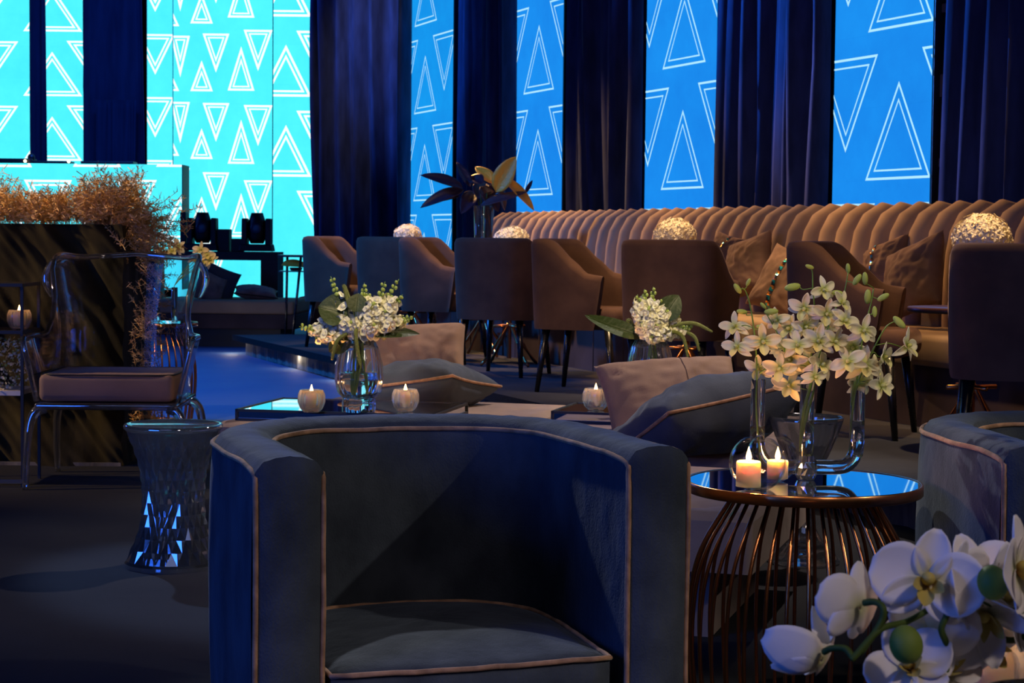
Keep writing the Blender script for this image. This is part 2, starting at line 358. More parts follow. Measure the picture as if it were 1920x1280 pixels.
GOLDLEAF = plain('gold_leaf', (0.75, 0.42, 0.04), 0.42, bump=0.6, bscale=50); DKLEAF = plain('dark_leaf', (0.030, 0.018, 0.035), 0.35, bump=0.4, bscale=40)
YLEAF = plain('yellow_leaf', (0.45, 0.36, 0.05), 0.5)

# ---------------------------------------------------------------- the hall
def struct(o, label): return tag(o, label, None, None, 'structure')
mb = MB(); mb.box((0, 15, -0.05), (44, 44, 0.1)); struct(mb.build('floor', CARPET, smooth=False), 'dark carpeted hall floor')
mb = MB(); mb.box((0, 33.2, 3.5), (44, 0.2, 7.2)); struct(mb.build('wall_back', MATTE, smooth=False), 'black back wall of the hall')
mb = MB(); mb.box((0, 15, 7.1), (44, 44, 0.1)); struct(mb.build('ceiling', MATTE, smooth=False), 'black ceiling above the frame')
# shiny dance floor before the stage, blue light tinted into its base colour
DANCE = plain('dance_floor_vinyl', (0.06, 0.12, 0.26), 0.72, bump=0.35, bscale=2.2, spec=0.25)
mb = MB(); mb.add([(-6.0, 9.2, 0.004), (0.5, 9.2, 0.004), (-2.4, 16.9, 0.004), (-1.0, 24.0, 0.004), (-14, 24.0, 0.004), (-14, 9.2, 0.004)], [(0, 1, 2, 3, 4, 5)])
struct(mb.build('floor_dance', DANCE, smooth=False), 'blue lit glossy dance floor between the platform and the stage')

# ---------------------------------------------------------------- LED screens with triangle pattern
def clip(poly, x0, x1, y0, y1):
    def cl(P, f, ip):
        out = []
        for i in range(len(P)):
            a, b = P[i - 1], P[i]
            if f(b):
                if not f(a): out.append(ip(a, b))
                out.append(b)
            elif f(a): out.append(ip(a, b))
        return out
    def ipx(c): return lambda a, b: (c, a[1] + (b[1] - a[1]) * (c - a[0]) / (b[0] - a[0]))
    def ipy(c): return lambda a, b: (a[0] + (b[0] - a[0]) * (c - a[1]) / (b[1] - a[1]), c)
    for f, ip in ((lambda p: p[0] >= x0, ipx(x0)), (lambda p: p[0] <= x1, ipx(x1)), (lambda p: p[1] >= y0, ipy(y0)), (lambda p: p[1] <= y1, ipy(y1))):
        if len(poly) < 3: return []
        poly = cl(poly, f, ip)
    return poly if len(poly) >= 3 else []
def inset(T, d):
    (ax, ay), (bx, by), (cx, cy) = T
    la, lb, lc = math.dist(T[1], T[2]), math.dist(T[0], T[2]), math.dist(T[0], T[1]); p = la + lb + lc
    ix, iy = (la * ax + lb * bx + lc * cx) / p, (la * ay + lb * by + lc * cy) / p
    ar = abs((bx - ax) * (cy - ay) - (cx - ax) * (by - ay)) / 2; r = 2 * ar / p; k = (r - d) / r
    return [(ix + (x - ix) * k, iy + (y - iy) * k) for x, y in T]
def tri_rings(tris, rect, rings):
    polys = []
    for T in tris:
        for d0, d1 in rings:
            A, B = inset(T, d0), inset(T, d1)
            for i in range(3):
                j = (i + 1) % 3
                q = clip([A[i], A[j], B[j], B[i]], *rect)
                if q: polys.append(q)
    return polys
LEDL = led('led_cyan', (0.085, 0.90, 1.0), 1.15, (0.06, 0.78, 1.0))
LEDR = led('led_azure', (0.012, 0.30, 0.93), 0.98, (0.010, 0.235, 0.82))
LEDM = led('led_sky_blue', (0.008, 0.34, 0.90), 1.0, (0.008, 0.26, 0.78))
LINE = emis('white_lines', (0.85, 0.98, 1.0), 1.3)
LINER = emis('pale_blue_lines', (0.42, 0.80, 1.0), 1.05)
def screen(label, org, along, normal, w, z0, z1, tris, mat, lmat, rings, depth=0.12, latches=False):
    """org = point at s=0; panel from s=0..w"""
    t = thing('led_screen', label, 'screen', (org.x, org.y, 0), 0, 'tall LED screens')
    A, Nn = along, normal
    def P(s, z, o=0.0): return tuple(A * s + Nn * o + Vector((0, 0, z)))
    mb = MB(); mb.add([P(0, z0), P(w, z0), P(w, z1), P(0, z1)], [(0, 1, 2, 3)])
    mb.build('screen_face', mat, t, smooth=False)
    mb = MB()
    for (s, o) in ((-0.03, -depth), ):
        vs = [P(-0.012, z0, -0.005), P(w + 0.012, z0, -0.005), P(w + 0.012, z0, -depth), P(-0.012, z0, -depth),
              P(-0.012, z1, -0.005), P(w + 0.012, z1, -0.005), P(w + 0.012, z1, -depth), P(-0.012, z1, -depth)]
        mb.add(vs, [(0, 1, 5, 4), (1, 2, 6, 5), (2, 3, 7, 6), (3, 0, 4, 7), (0, 3, 2, 1), (4, 5, 6, 7)])
    mb.build('cabinet', BLACK, t, smooth=False)
    mb = MB()
    for q in tri_rings(tris, (0, w, z0, z1), rings):
        mb.add([P(a, b, 0.003) for a, b in q], [tuple(range(len(q)))])
    if mb.f: mb.build('triangle_pattern', lmat, t, smooth=False)
    if latches:
        z = z0 + 0.3; k = 0
        while z < z1:
            mb = MB(); big = k % 2
            c = Vector(P(-0.03, z, -depth * 0.55)); mb.box(c, (0.03 + 0.03 * big, 0.05, 0.055 + 0.09 * big), math.atan2(A.y, A.x))
            mb.build('latch', LATCH, t, smooth=False); z += 0.5; k += 1
    return t
LATCH = plain('grey_latch', (0.10, 0.08, 0.085), 0.5)
PT, H_T, W_T = 1.017, 0.656, 0.79
rn = ((0, 0.017), (0.058, 0.070))
def ysc(x, a=19.2): t = (x - 960) / 3520; return a / (1 + 2.53 * t)
for (lab, xl, xr, xa, m) in (
        ('narrow azure LED screen left of the dark leafy plant, farthest of the slanting row', 768, 845, 793.7, LEDM),
        ('azure LED screen right of the dark leafy plant, above the left end of the sofa', 955, 1050, 1005, LEDR),
        ('azure LED screen above the middle of the channelled sofa', 1205, 1336, 1275, LEDR),
        ('widest azure LED screen at the right, nearest of the slanting row', 1556, 1738, 1677, LEDR)):
    Yr, Yl, Ya = ysc(xr), ysc(xl), ysc(xa)
    org = wl(19.2, Yr); w = (Yl - Yr) / 0.930; sa = (Ya - Yr) / 0.930
    tr = []
    for k in range(-1, 6):
        zb = 1.50 + (k) * PT
        tr.append([(sa - W_T / 2, zb), (sa + W_T / 2, zb), (sa, zb + H_T)])
        for q in (-0.66, 0.66):
            zt = zb - 0.158
            tr.append([(sa + q - W_T / 2, zt), (sa + q + W_T / 2, zt), (sa + q, zt - H_T)])
    screen(lab, org, DS, NN, w, 0.3, 6.2, tr, m, LINER, rn, 0.14, True)
def flat_screen(lab, xl, xr, Y, z0, z1, spec, mat, rings, depth=0.12):
    """spec: (up?, centre px, half width px, base/top y px, height px, pitch px) measured at this screen's distance"""
    a = W(xl, 300, Y); b = W(xr, 300, Y); k = Y / FPX
    tr = []
    for up, cx, hw, yb, h, pitch in spec:
        for n in range(-3, 5):
            c = W(cx, yb + pitch * n, Y); s = c.x - a.x; z = c.z
            if z < 0.95: continue
            if up: tr.append([(s - hw * k, z), (s + hw * k, z), (s, z + h * k)])
            else: tr.append([(s - hw * k, z), (s + hw * k, z), (s, z - h * k)])
    return screen(lab, Vector((a.x, Y, 0)), Vector((1, 0, 0)), Vector((0, -1, 0)), b.x - a.x, z0, z1, tr, mat, LINE, rings, depth)
rl = ((0, 0.030), (0.055, 0.080))
flat_screen('cyan LED screen at the far left edge, left of the narrow dark curtain strip', -260, 60, 29.6, 1.0, 6.6,
            [(1, 100, 56, 59, 82, 121), (0, -22, 56, 77, 82, 121), (1, -144, 56, 59, 82, 121), (0, -180, 56, 77, 82, 121)], LEDL, rl)
flat_screen('cyan LED screen between the narrow dark strip and the wide dark curtain', 84, 162, 29.6, 1.0, 6.6,
            [(1, 98, 56, 59, 82, 121), (0, 181, 56, 77, 82, 121)], LEDL, rl)
flat_screen('narrow cyan LED screen just right of the wide dark curtain', 276, 325, 29.6, 0.3, 6.6,
            [(0, 291, 37, 64, 75, 118)], LEDL, rl)
flat_screen('cyan LED screen with small crowded triangles behind the stage lights', 325, 514, 27.6, 0.1, 6.4,
            [(1, 323, 13, 49, 28, 121.5), (0, 338, 18, 67, 77, 124), (1, 378, 21, 44, 57, 127), (0, 405, 25, 63, 72, 130),
             (1, 452, 25, 33, 82, 137), (0, 484, 27, 56, 76, 141)], LEDL, ((0, 0.03), (0.05, 0.07)))
flat_screen('cyan LED screen with large triangles left of the navy curtain', 512, 600, 24.0, 0.1, 6.0,
            [(1, 536, 48, 181, 96, 150), (0, 604, 48, 208, 96, 150)], LEDL, rl)

# ---------------------------------------------------------------- curtains
def curtain(label, p0, p1, z0, z1, fold, amp, mat, seed=0, flare=0.0):
    p0, p1 = Vector(p0), Vector(p1); d = p1 - p0; Ln = d.length; d.normalize(); n = Vector((-d.y, d.x, 0))
    if n.y > 0: n = -n
    nf = max(2, int(Ln / fold)); NU = nf * 12; zs = [z0 + (z1 - z0) * i / 22 for i in range(23)]
    P = []
    for i in range(NU + 1):
        s = i / NU; row = []
        for z in zs:
            q = (z - z0) / (z1 - z0)
            ph = s * nf * 2 * PI + 1.3 * nz(s * nf * 0.6, seed, q * 0.8) + seed
            a = amp * (0.65 + 0.7 * abs(nz(s * nf * 0.5 + 7, seed + 3, q * 1.1)))
            o = a * (0.5 + 0.5 * sin(ph)) ** 0.8 + 0.25 * a * sin(2.3 * ph + 2)
            ss = s + 0.25 / nf * sin(ph * 0.5 + q * 1.2)  + 0.012 * sin(q * 5 + seed)
            ss = min(1, max(0, ss))
            row.append(d * (ss * Ln) + n * o + Vector((0, 0, z)))
        P.append(row)
    mb = MB(); mb.grid(P)
    o = mb.build('curtain', mat); o.location = (p0.x, p0.y, 0)
    md = o.modifiers.new('thick', 'SOLIDIFY'); md.thickness = 0.012
    return tag(o, label, 'curtain', 'dark curtains hanging between the LED screens')
def pw(x, Y): return Vector(((x - 960) / 3520 * Y, Y, 0))
curtain('wide navy curtain between the cyan screens and the slanting azure row', pw(604, 23.6), pw(772, 21.9), 0.01, 6.5, 0.34, 0.26, DRAPE, 1)
a1 = 19.0
def cw(x, off=0.0): Y = ysc(x, 19.2 + off); return wl(19.2 + off, Y)
curtain('navy curtain hanging behind the dark leafy plant', cw(861, 0.85), cw(968, -0.55), 0.01, 6.5, 0.33, 0.22, DRAPE, 2)
curtain('navy curtain above the sofa, left of its middle screen', cw(1067, 0.85), cw(1212, -0.55), 0.01, 6.5, 0.33, 0.22, DRAPE, 3)
curtain('navy curtain above the sofa, between the two rightmost screens', cw(1351, 0.85), cw(1564, -0.55), 0.01, 6.3, 0.33, 0.22, DRAPE, 4)
curtain('navy curtain at the far right above the sofa', cw(1757, 0.85), cw(2060, -0.55), 0.01, 6.3, 0.33, 0.22, DRAPE, 5)
curtain('narrow dark curtain strip between the two leftmost cyan screens', pw(58, 29.2), pw(88, 29.2), 0.01, 6.7, 0.2, 0.04, DRAPEB, 6)
curtain('wide smooth dark curtain between the cyan screens at the left', pw(158, 29.2), pw(279, 29.2), 0.01, 6.7, 0.5, 0.05, DRAPEB, 7)
curtain('short dark curtain panel low on the wide smooth dark curtain', pw(182, 28.8), pw(260, 28.8), 0.01, 3.12, 0.13, 0.05, DRAPEB, 8)

# ---------------------------------------------------------------- platform
ZP = 0.18
pa, pb = Vector((-2.52, 16.95, 0)), None
def plf(X, a=10.62): return Vector((X, a - 2.52 * X, 0))
perp = Vector((0.9295, 0.3688, 0))
mb = MB()
A_ = plf(-2.52); B_ = plf(3.1); C_ = B_ + perp * 4.2; D_ = A_ + perp * 4.2
t = bpy.data.objects.new('platform', None); COL.objects.link(t); struct(t, 'low carpeted platform under the dining chairs and sofa')
t.location = A_
def rel(p, z): q = Vector(p) - A_; return (q.x, q.y, z)
mb = MB(); mb.add([rel(p, z) for z in (0.135, ZP) for p in (A_, B_, C_, D_)], [(3, 2, 1, 0), (4, 5, 6, 7), (0, 1, 5, 4), (1, 2, 6, 5), (2, 3, 7, 6), (3, 0, 4, 7)])
mb.build('deck', [PLATF], t, smooth=False)
mb = MB(); mb.add([rel(p - perp * 0.012, z) for z in (0.132, ZP + 0.002) for p in (A_, B_)] , [(0, 1, 3, 2)])
mb.build('deck_edge', MATTE, t, smooth=False)
ins = 0.09
Ai, Bi = A_ + perp * ins + Vector((0.37, -0.93, 0)) * ins, B_ + perp * ins
Ci, Di = C_, D_ + Vector((0.37, -0.93, 0)) * ins
P = []
for i in range(220):
    s = i / 219; p = Ai.lerp(Bi, s); o = perp * (-0.012 * sin(s * 420 + 3 * nz(s * 30, 0, 0)))
    P.append([rel(p + o, 0.0), rel(p + o * 0.6, 0.07), rel(p, 0.135)])
mb = MB(); mb.grid(P)
mb.add([rel(p, z) for z in (0.0, 0.135) for p in (Di, Ai)], [(0, 1, 3, 2)])
mb.build('skirt', SKIRT, t)
for (px, py) in ((442, 636), (539, 655), (546, 657), (576, 663), (598, 670), (606, 671), (616, 673), (630, 676), (650, 681), (672, 686), (694, 691)):
    g = G(px, py, 0.125); mb = MB(); mb.sphere(Vector(rel(g, 0.128)), 0.016, 6, sx=1.4, sy=1.4, sz=0.7); mb.build('light_bulb', BULB, t)
g0, g1 = G(905, 733, 0.14), G(968, 746, 0.14)
mb = MB(); mb.tube([rel(g0, 0.14), rel(g1, 0.14)], 0.009, 6); mb.build('light_strip', BULB, t)
# warm glow of the bulbs below the lip
for px, py in ((450, 638), (575, 664), (660, 684)):
    g = G(px, py, 0.12); l = bpy.data.lights.new('strip_lamp', 'POINT'); l.energy = 1.6; l.color = (1, 0.85, 0.6); l.shadow_soft_size = 0.04
    o = bpy.data.objects.new('strip_lamp', l); COL.objects.link(o); o.location = Vector((g.x, g.y, 0.11)) - perp * 0.08

# ---------------------------------------------------------------- channelled sofa
def sofa():
    base = wl(14.1, 16.35)   # far end of the seat front line
    t = thing('channel_sofa', 'long beige velvet sofa with vertical channel-tufted back along the screens', 'sofa', (base.x, base.y, ZP))
    al = -DS; dp = -NN       # along towards the camera, depth towards the wall
    Ln = 10.6; rib = 0.19; nr = int(Ln / rib)
    def P3(s, d, z): return al * s + dp * d + Vector((0, 0, z))
    # back profile (depth, height): front face up, over, down behind
    prof = [(0.70, 0.40), (0.70, 0.55), (0.705, 0.70), (0.715, 0.83), (0.735, 0.93), (0.775, 1.0), (0.83, 1.035), (0.89, 1.02), (0.935, 0.97), (0.95, 0.90), (0.955, 0.6), (0.955, 0.08)]
    nrm = []
    for i in range(len(prof)):
        a, b = prof[max(0, i - 1)], prof[min(len(prof) - 1, i + 1)]
        tx, tz = b[0] - a[0], b[1] - a[1]; l = math.hypot(tx, tz); nrm.append((-tz / l, tx / l))
    P = []
    for k in range(nr):
        for q in range(9):
            u = q / 8; s = (k + u) * rib
            lob = math.sqrt(max(0, 1 - (2 * u - 1) ** 2)) * 0.095
            end = min(1.0, s / 0.15); cv = 1 - math.sqrt(max(0, 1 - (1 - end) ** 2)) if end < 1 else 0
            row = []
            for (d, z), (nx, nzz) in zip(prof, nrm):
                zz = z if z < 0.5 else 0.5 + (z - 0.5) * (1 - 0.18 * cv)
                row.append(P3(s, d + nx * lob + cv * 0.0, zz + nzz * lob))
            P.append(row)
    mb = MB(); mb.grid(P)
    mb.add(P[0], [tuple(range(len(P[0])))])
    mb.build('backrest', SOFA, t)
    for k in range(6):
        s0, s1 = 0.02 + k * Ln / 6, (k + 1) * Ln / 6 - 0.0
        mb = MB()
        vs = [P3(s, d, z) for z in (0.30, 0.45) for s, d in ((s0, 0.0), (s1, 0.0), (s1, 0.72), (s0, 0.72))]
        mb.add(vs, [(3, 2, 1, 0), (4, 5, 6, 7), (0, 1, 5, 4), (1, 2, 6, 5), (2, 3, 7, 6), (3, 0, 4, 7)])
        mb.build('seat_cushion', SOFA, t, bevel=0.03)
    mb = MB()
    vs = [P3(s, d, z) for z in (0.0, 0.30) for s, d in ((0.03, 0.03), (Ln, 0.03), (Ln, 0.93), (0.03, 0.93))]
    mb.add(vs, [(3, 2, 1, 0), (4, 5, 6, 7), (0, 1, 5, 4), (1, 2, 6, 5), (2, 3, 7, 6), (3, 0, 4, 7)])
    for k in range(1, 22):
        s = k * Ln / 22; mb.tube([P3(s, 0.028, 0.0), P3(s, 0.028, 0.30)], 0.006, 6)
    mb.build('base', SOFAB, t, smooth=False)
sofa()

# ---------------------------------------------------------------- dining tub chair (faces local +y)
def ushape(hw, yb, yf, ex, n=40, power=3.2):
    """points left front -> back -> right front; the back is a superellipse"""
    pts = []; yc = yb + ex
    for i in range(7): pts.append((-hw, yf + (yc - yf) * i / 7))
    for i in range(n + 1):
        a = PI - PI * -1 * i / n
        cx, sy = cos(a), sin(a)
        x = hw * math.copysign(abs(cx) ** (2 / power), cx); y = -ex * abs(sy) ** (2 / power)
        pts.append((x, yc + y))
    for i in range(1, 8): pts.append((hw, yc + (yf - yc) * i / 7))
    return pts
def dining_chair(label, loc, rz):
    t = thing('tub_chair', label, 'chair', loc, rz, 'brown velvet tub chairs on the platform')
    out = ushape(0.275, -0.29, 0.21, 0.20, 32, 3.6); inn = ushape(0.205, -0.215, 0.205, 0.16, 32, 3.2)
    n = len(out); P = []
    for i in range(n):
        (xo, yo), (xi, yi) = out[i], inn[i]
        # height: low arms rising to the back
        q = max(0.0, min(1.0, (0.10 - yo) / 0.30)); q = q * q * (3 - 2 * q)
        h = 0.685 + 0.03 * max(0, min(1, (0.21 - yo) / 0.3)) + (0.90 - 0.715) * q
        fr = max(0, min(1, (yo - 0.02) / 0.19))          # arm front: bottom leans back
        def pt(x, y, z):
            k = (0.9 - z) / 0.55
            yy = y - 0.085 * fr * max(0, min(1, k)) if y > 0 else y - (0.02 * (z - 0.38) / 0.5)
            xx = x * (1 - 0.05 * max(0, (0.75 - z)) / 0.4)
            return (xx, yy, z)
        mx, my = (xo + xi) / 2, (yo + yi) / 2
        w = 0.5
        row = [pt(xo * 0.99, yo * 0.99, 0.37), pt(xo, yo, 0.40), pt(xo, yo, 0.52), pt(xo, yo, h - 0.12), pt(xo, yo, h - 0.035),
               pt(xo + (mx - xo) * 0.25, yo + (my - yo) * 0.25, h - 0.010), pt(mx, my, h), pt(xi + (mx - xi) * 0.25, yi + (my - yi) * 0.25, h - 0.010),
               pt(xi, yi, h - 0.035), pt(xi, yi, h - 0.12), pt(xi, yi, 0.50), pt(xi, yi, 0.42)]
        P.append(row)
    mb = MB(); mb.grid(P); m = len(P[0])
    for row, flip in ((P[0], False), (P[-1], True)):
        c = Vector((0, 0, 0))
        for p in row: c += Vector(p) / m
        c.y += 0.012
        vs = list(row) + [c]; mb.add(vs, [((i, (i + 1) % m, m) if flip else ((i + 1) % m, i, m)) for i in range(m)])
    mb.build('backrest', TAUPE, t, weld=True)
    mb = MB(); mb.box((0, 0.01, 0.435), (0.43, 0.52, 0.13)); mb.build('seat', TAUPE, t, bevel=0.045, bseg=4)
    for sx, sy in ((-1, 1), (1, 1), (-1, -1), (1, -1)):
        mb = MB(); x, y = sx * 0.19, sy * 0.19
        mb.tube([(x, y, 0.39), (x + sx * 0.035, y + sy * 0.045, 0)], [0.026, 0.014], 8); mb.build('leg', LEGB, t)
    return t
chairs = [
    ('brown tub chair farthest left on the platform, turned sideways against the cyan screen', (-1.37, 15.36), -112),
    ('brown tub chair seen from behind, second from the left on the platform', (-0.88, 14.62), -22),
    ('brown tub chair turned right with creased arm, third from the left', (-0.48, 13.56), -110),
    ('brown tub chair seen from behind in front of the copper tripod table', (-0.05, 12.36), -24),
    ('brown tub chair turned right beside the narrow gap, left of the white bouquet', (0.45, 11.1), -112),
    ('brown tub chair seen from behind, right behind the white bouquet', (0.915, 10.12), -27),
    ('brown tub chair turned right behind the dendrobium orchids', (1.61, 8.76), -113),
    ('largest brown tub chair at the right edge, seen from behind', (2.01, 7.45), -12)]
c0 = None
for lab, (x, y), a in chairs:
    if c0 is None: c0 = dining_chair(lab, (x, y, ZP), R(a))
    else: dup(c0, (x, y, ZP), R(a), lab)

# ---------------------------------------------------------------- tripod tables on the platform
def tripod_table(label, loc, r):
    t = thing('tripod_table', label, 'table', loc, 0.4, 'small round tables on the platform')
    mb = MB(); mb.lathe([(0.001, 0.600), (r - 0.006, 0.600), (r, 0.606), (r, 0.618), (r - 0.004, 0.622), (0.001, 0.622)], 40); mb.build('table_top', WOOD, t)
    mb = MB(); mb.lathe([(0.016, 0.05), (0.016, 0.6)], 14)
    mb.build('pole', COPPER, t)
    mb = MB()
    mb.tube([(-0.12, 0, 0.28), (0.12, 0, 0.28)], 0.010, 8); mb.tube([(0, -0.12, 0.28), (0, 0.12, 0.28)], 0.010, 8)
    mb.build('stretcher', COPPER, t)
    for k in range(4):
        a = k * PI / 2 + 0.2; mb = MB()
        pts = [(cos(a) * q * 0.24, sin(a) * q * 0.24, 0.30 * (1 - q) ** 1.15 + 0.008) for q in [i / 8 for i in range(9)]]
        mb.tube(pts, [0.010, 0.010, 0.009, 0.009, 0.013, 0.009, 0.009, 0.012, 0.010], 8); mb.build('leg', COPPER, t)
    return t
T0 = tripod_table('round table on a copper tripod behind the centre tub chairs', (-0.02, 13.25, ZP), 0.28)
tabs = [('dark round table behind the two leftmost tub chairs', (-0.83, 15.52), 0), ('dark round table behind the tub chair near the white bouquet', (1.0, 10.76), 0),
        ('dark round table left of the largest tub chair', (1.98, 8.06), 0), ('small round table carrying the dark leafy plant', (-0.225, 14.3), 0)]
for lab, (x, y), _ in tabs: dup(T0, (x, y, ZP), 0.3, lab)
ZT = ZP + 0.622

# hydrangea balls
def hydrangea(label, x, y, r, zc):
    t = thing('hydrangea_arrangement', label, 'flowers', (x, y, ZT), 0, 'round hydrangea arrangements on the tables')
    mb = MB(); mb.lathe([(0.001, 0.0), (0.05, 0), (0.06, 0.02), (0.062, zc - ZT - 0.04), (0.056, zc - ZT - 0.04), (0.054, 0.02), (0.001, 0.012)], 24); mb.build('vase', GLASS, t)
    mb = MB(); rnd = random.Random(int(x * 100))
    mb.sphere((0, 0, zc - ZT), r * 0.86, 10, sz=0.85)
    N = 230
    for i in range(N):
        z = 1 - 2 * (i + 0.5) / N; ph = i * 2.39996; q = math.sqrt(1 - z * z)
        n = Vector((q * cos(ph), q * sin(ph), z)); rr = r * (0.92 + 0.12 * rnd.random())
        c = Vector((n.x * rr, n.y * rr, n.z * rr * 0.85 + zc - ZT)); O = orient(n + Vector((rnd.uniform(-.3, .3), rnd.uniform(-.3, .3), rnd.uniform(-.3, .3))), rnd.random() * 6)
        s = r * 0.13
        for k in range(4):
            a = k * PI / 2; e = [Vector((0, 0, 0)), Vector((s * cos(a - .6) * .8, s * sin(a - .6) * .8, s * .25)), Vector((s * cos(a) * 1.25, s * sin(a) * 1.25, s * .1)), Vector((s * cos(a + .6) * .8, s * sin(a + .6) * .8, s * .25))]
            mb.add([c + (O @ p) for p in e], [(0, 1, 2, 3)])
    mb.build('bloom', HYD, t, smooth=False)
hydrangea('cream hydrangea ball peeking above the left tub chairs', -0.87, 15.5, 0.115, 1.085)
hydrangea('cream hydrangea ball at the left end of the sofa', -0.01, 13.25, 0.125, 1.055)
hydrangea('cream hydrangea ball above the tub chair behind the bouquet', 0.93, 10.8, 0.118, 1.10)
hydrangea('largest cream hydrangea ball near the right edge', 2.01, 8.06, 0.122, 1.10)

# ---------------------------------------------------------------- leaves
def leaf_pts(base, direction, length, width, bend=0.0, fold=0.15, n=10, m=4, up=(0, 0, 1), tip=1.0, wave=0.0):
    """grid of points of one leaf"""
    d = Vector(direction).normalized(); u = Vector(up); sd = d.cross(u)
    if sd.length < 1e-3: sd = Vector((1, 0, 0))
    sd.normalize(); nn = sd.cross(d).normalized(); P = []
    for i in range(n + 1):
        t = i / n; w = width * (sin(PI * min(1, t ** 0.8)) ** 0.75) * 0.5 + 0.0008
        ang = bend * t; c = Vector(base) + (d * (sin(ang) / bend if abs(bend) > 1e-4 else t) + nn * (-(1 - cos(ang)) / bend if abs(bend) > 1e-4 else 0)) * length
        n2 = nn * cos(ang) + d * sin(ang); row = []
        for j in range(-m, m + 1):
            q = j / m; row.append(c + sd * (w * q) + n2 * (abs(q) * w * fold * 2 + wave * width * sin(t * 9 + j) * abs(q)))
        P.append(row)
    return P

# dark leafy plant in tall glass
def leafy():
    o = Vector((-0.225, 14.3, ZT))
    t = thing('leafy_plant', 'dark magnolia-like leaves with gold undersides in tall clear vase', 'plant', o)
    mb = MB(); mb.lathe([(0.001, 0), (0.06, 0), (0.078, 0.52), (0.072, 0.52), (0.054, 0.02), (0.001, 0.02)], 28); mb.build('vase', GLASS, t)
    mb = MB()
    for k in range(6):
        a = k * 1.05; mb.tube(spline([(0.02 * cos(a), 0.02 * sin(a), 0.03), (0.015 * cos(a), 0.01, 0.35), (0.05 * cos(a), 0.04 * sin(a), 0.62)], 5), 0.006, 6)
    mb.build('stem', STEMD, t)
    Y = 14.3
    spec = [((868, 352), (795, 322), .10, .3, 0), ((870, 356), (792, 375), .10, .5, 0), ((862, 368), (794, 378), .05, .2, 0), ((882, 350), (858, 305), .08, .1, 0),
            ((905, 345), (878, 330), .12, .3, 0), ((930, 360), (964, 296), .15, .15, 1), ((925, 345), (893, 312), .11, .1, 1), ((945, 335), (1005, 386), .09, .35, 2), ((930, 350), (950, 392), .10, .2, 0),
            ((900, 350), (935, 392), .13, .2, 0), ((890, 360), (868, 392), .12, .3, 0), ((905, 370), (960, 340), .12, .2, 0), ((900, 385), (985, 358), .07, .1, 0), ((895, 372), (912, 340), .14, .3, 0), ((985, 362), (998, 338), .03, .1, 0)]
    for (b, e, w, bend, kind) in spec:
        pb = W(b[0], b[1], Y + random.uniform(-.08, .08)) - o; pe = W(e[0], e[1], Y + random.uniform(-.15, .15)) - o
        P = leaf_pts(pb, pe - pb, (pe - pb).length * 1.05, w * 1.05, bend, 0.2, 10, 3, up=(0.2, -0.8, 0.7))
        mb = MB(); mb.grid(P); ob = mb.build('leaf', [DKLEAF, GOLDLEAF, GOLDLEAF][kind], t); m = ob.modifiers.new('t', 'SOLIDIFY'); m.thickness = 0.002
leafy()

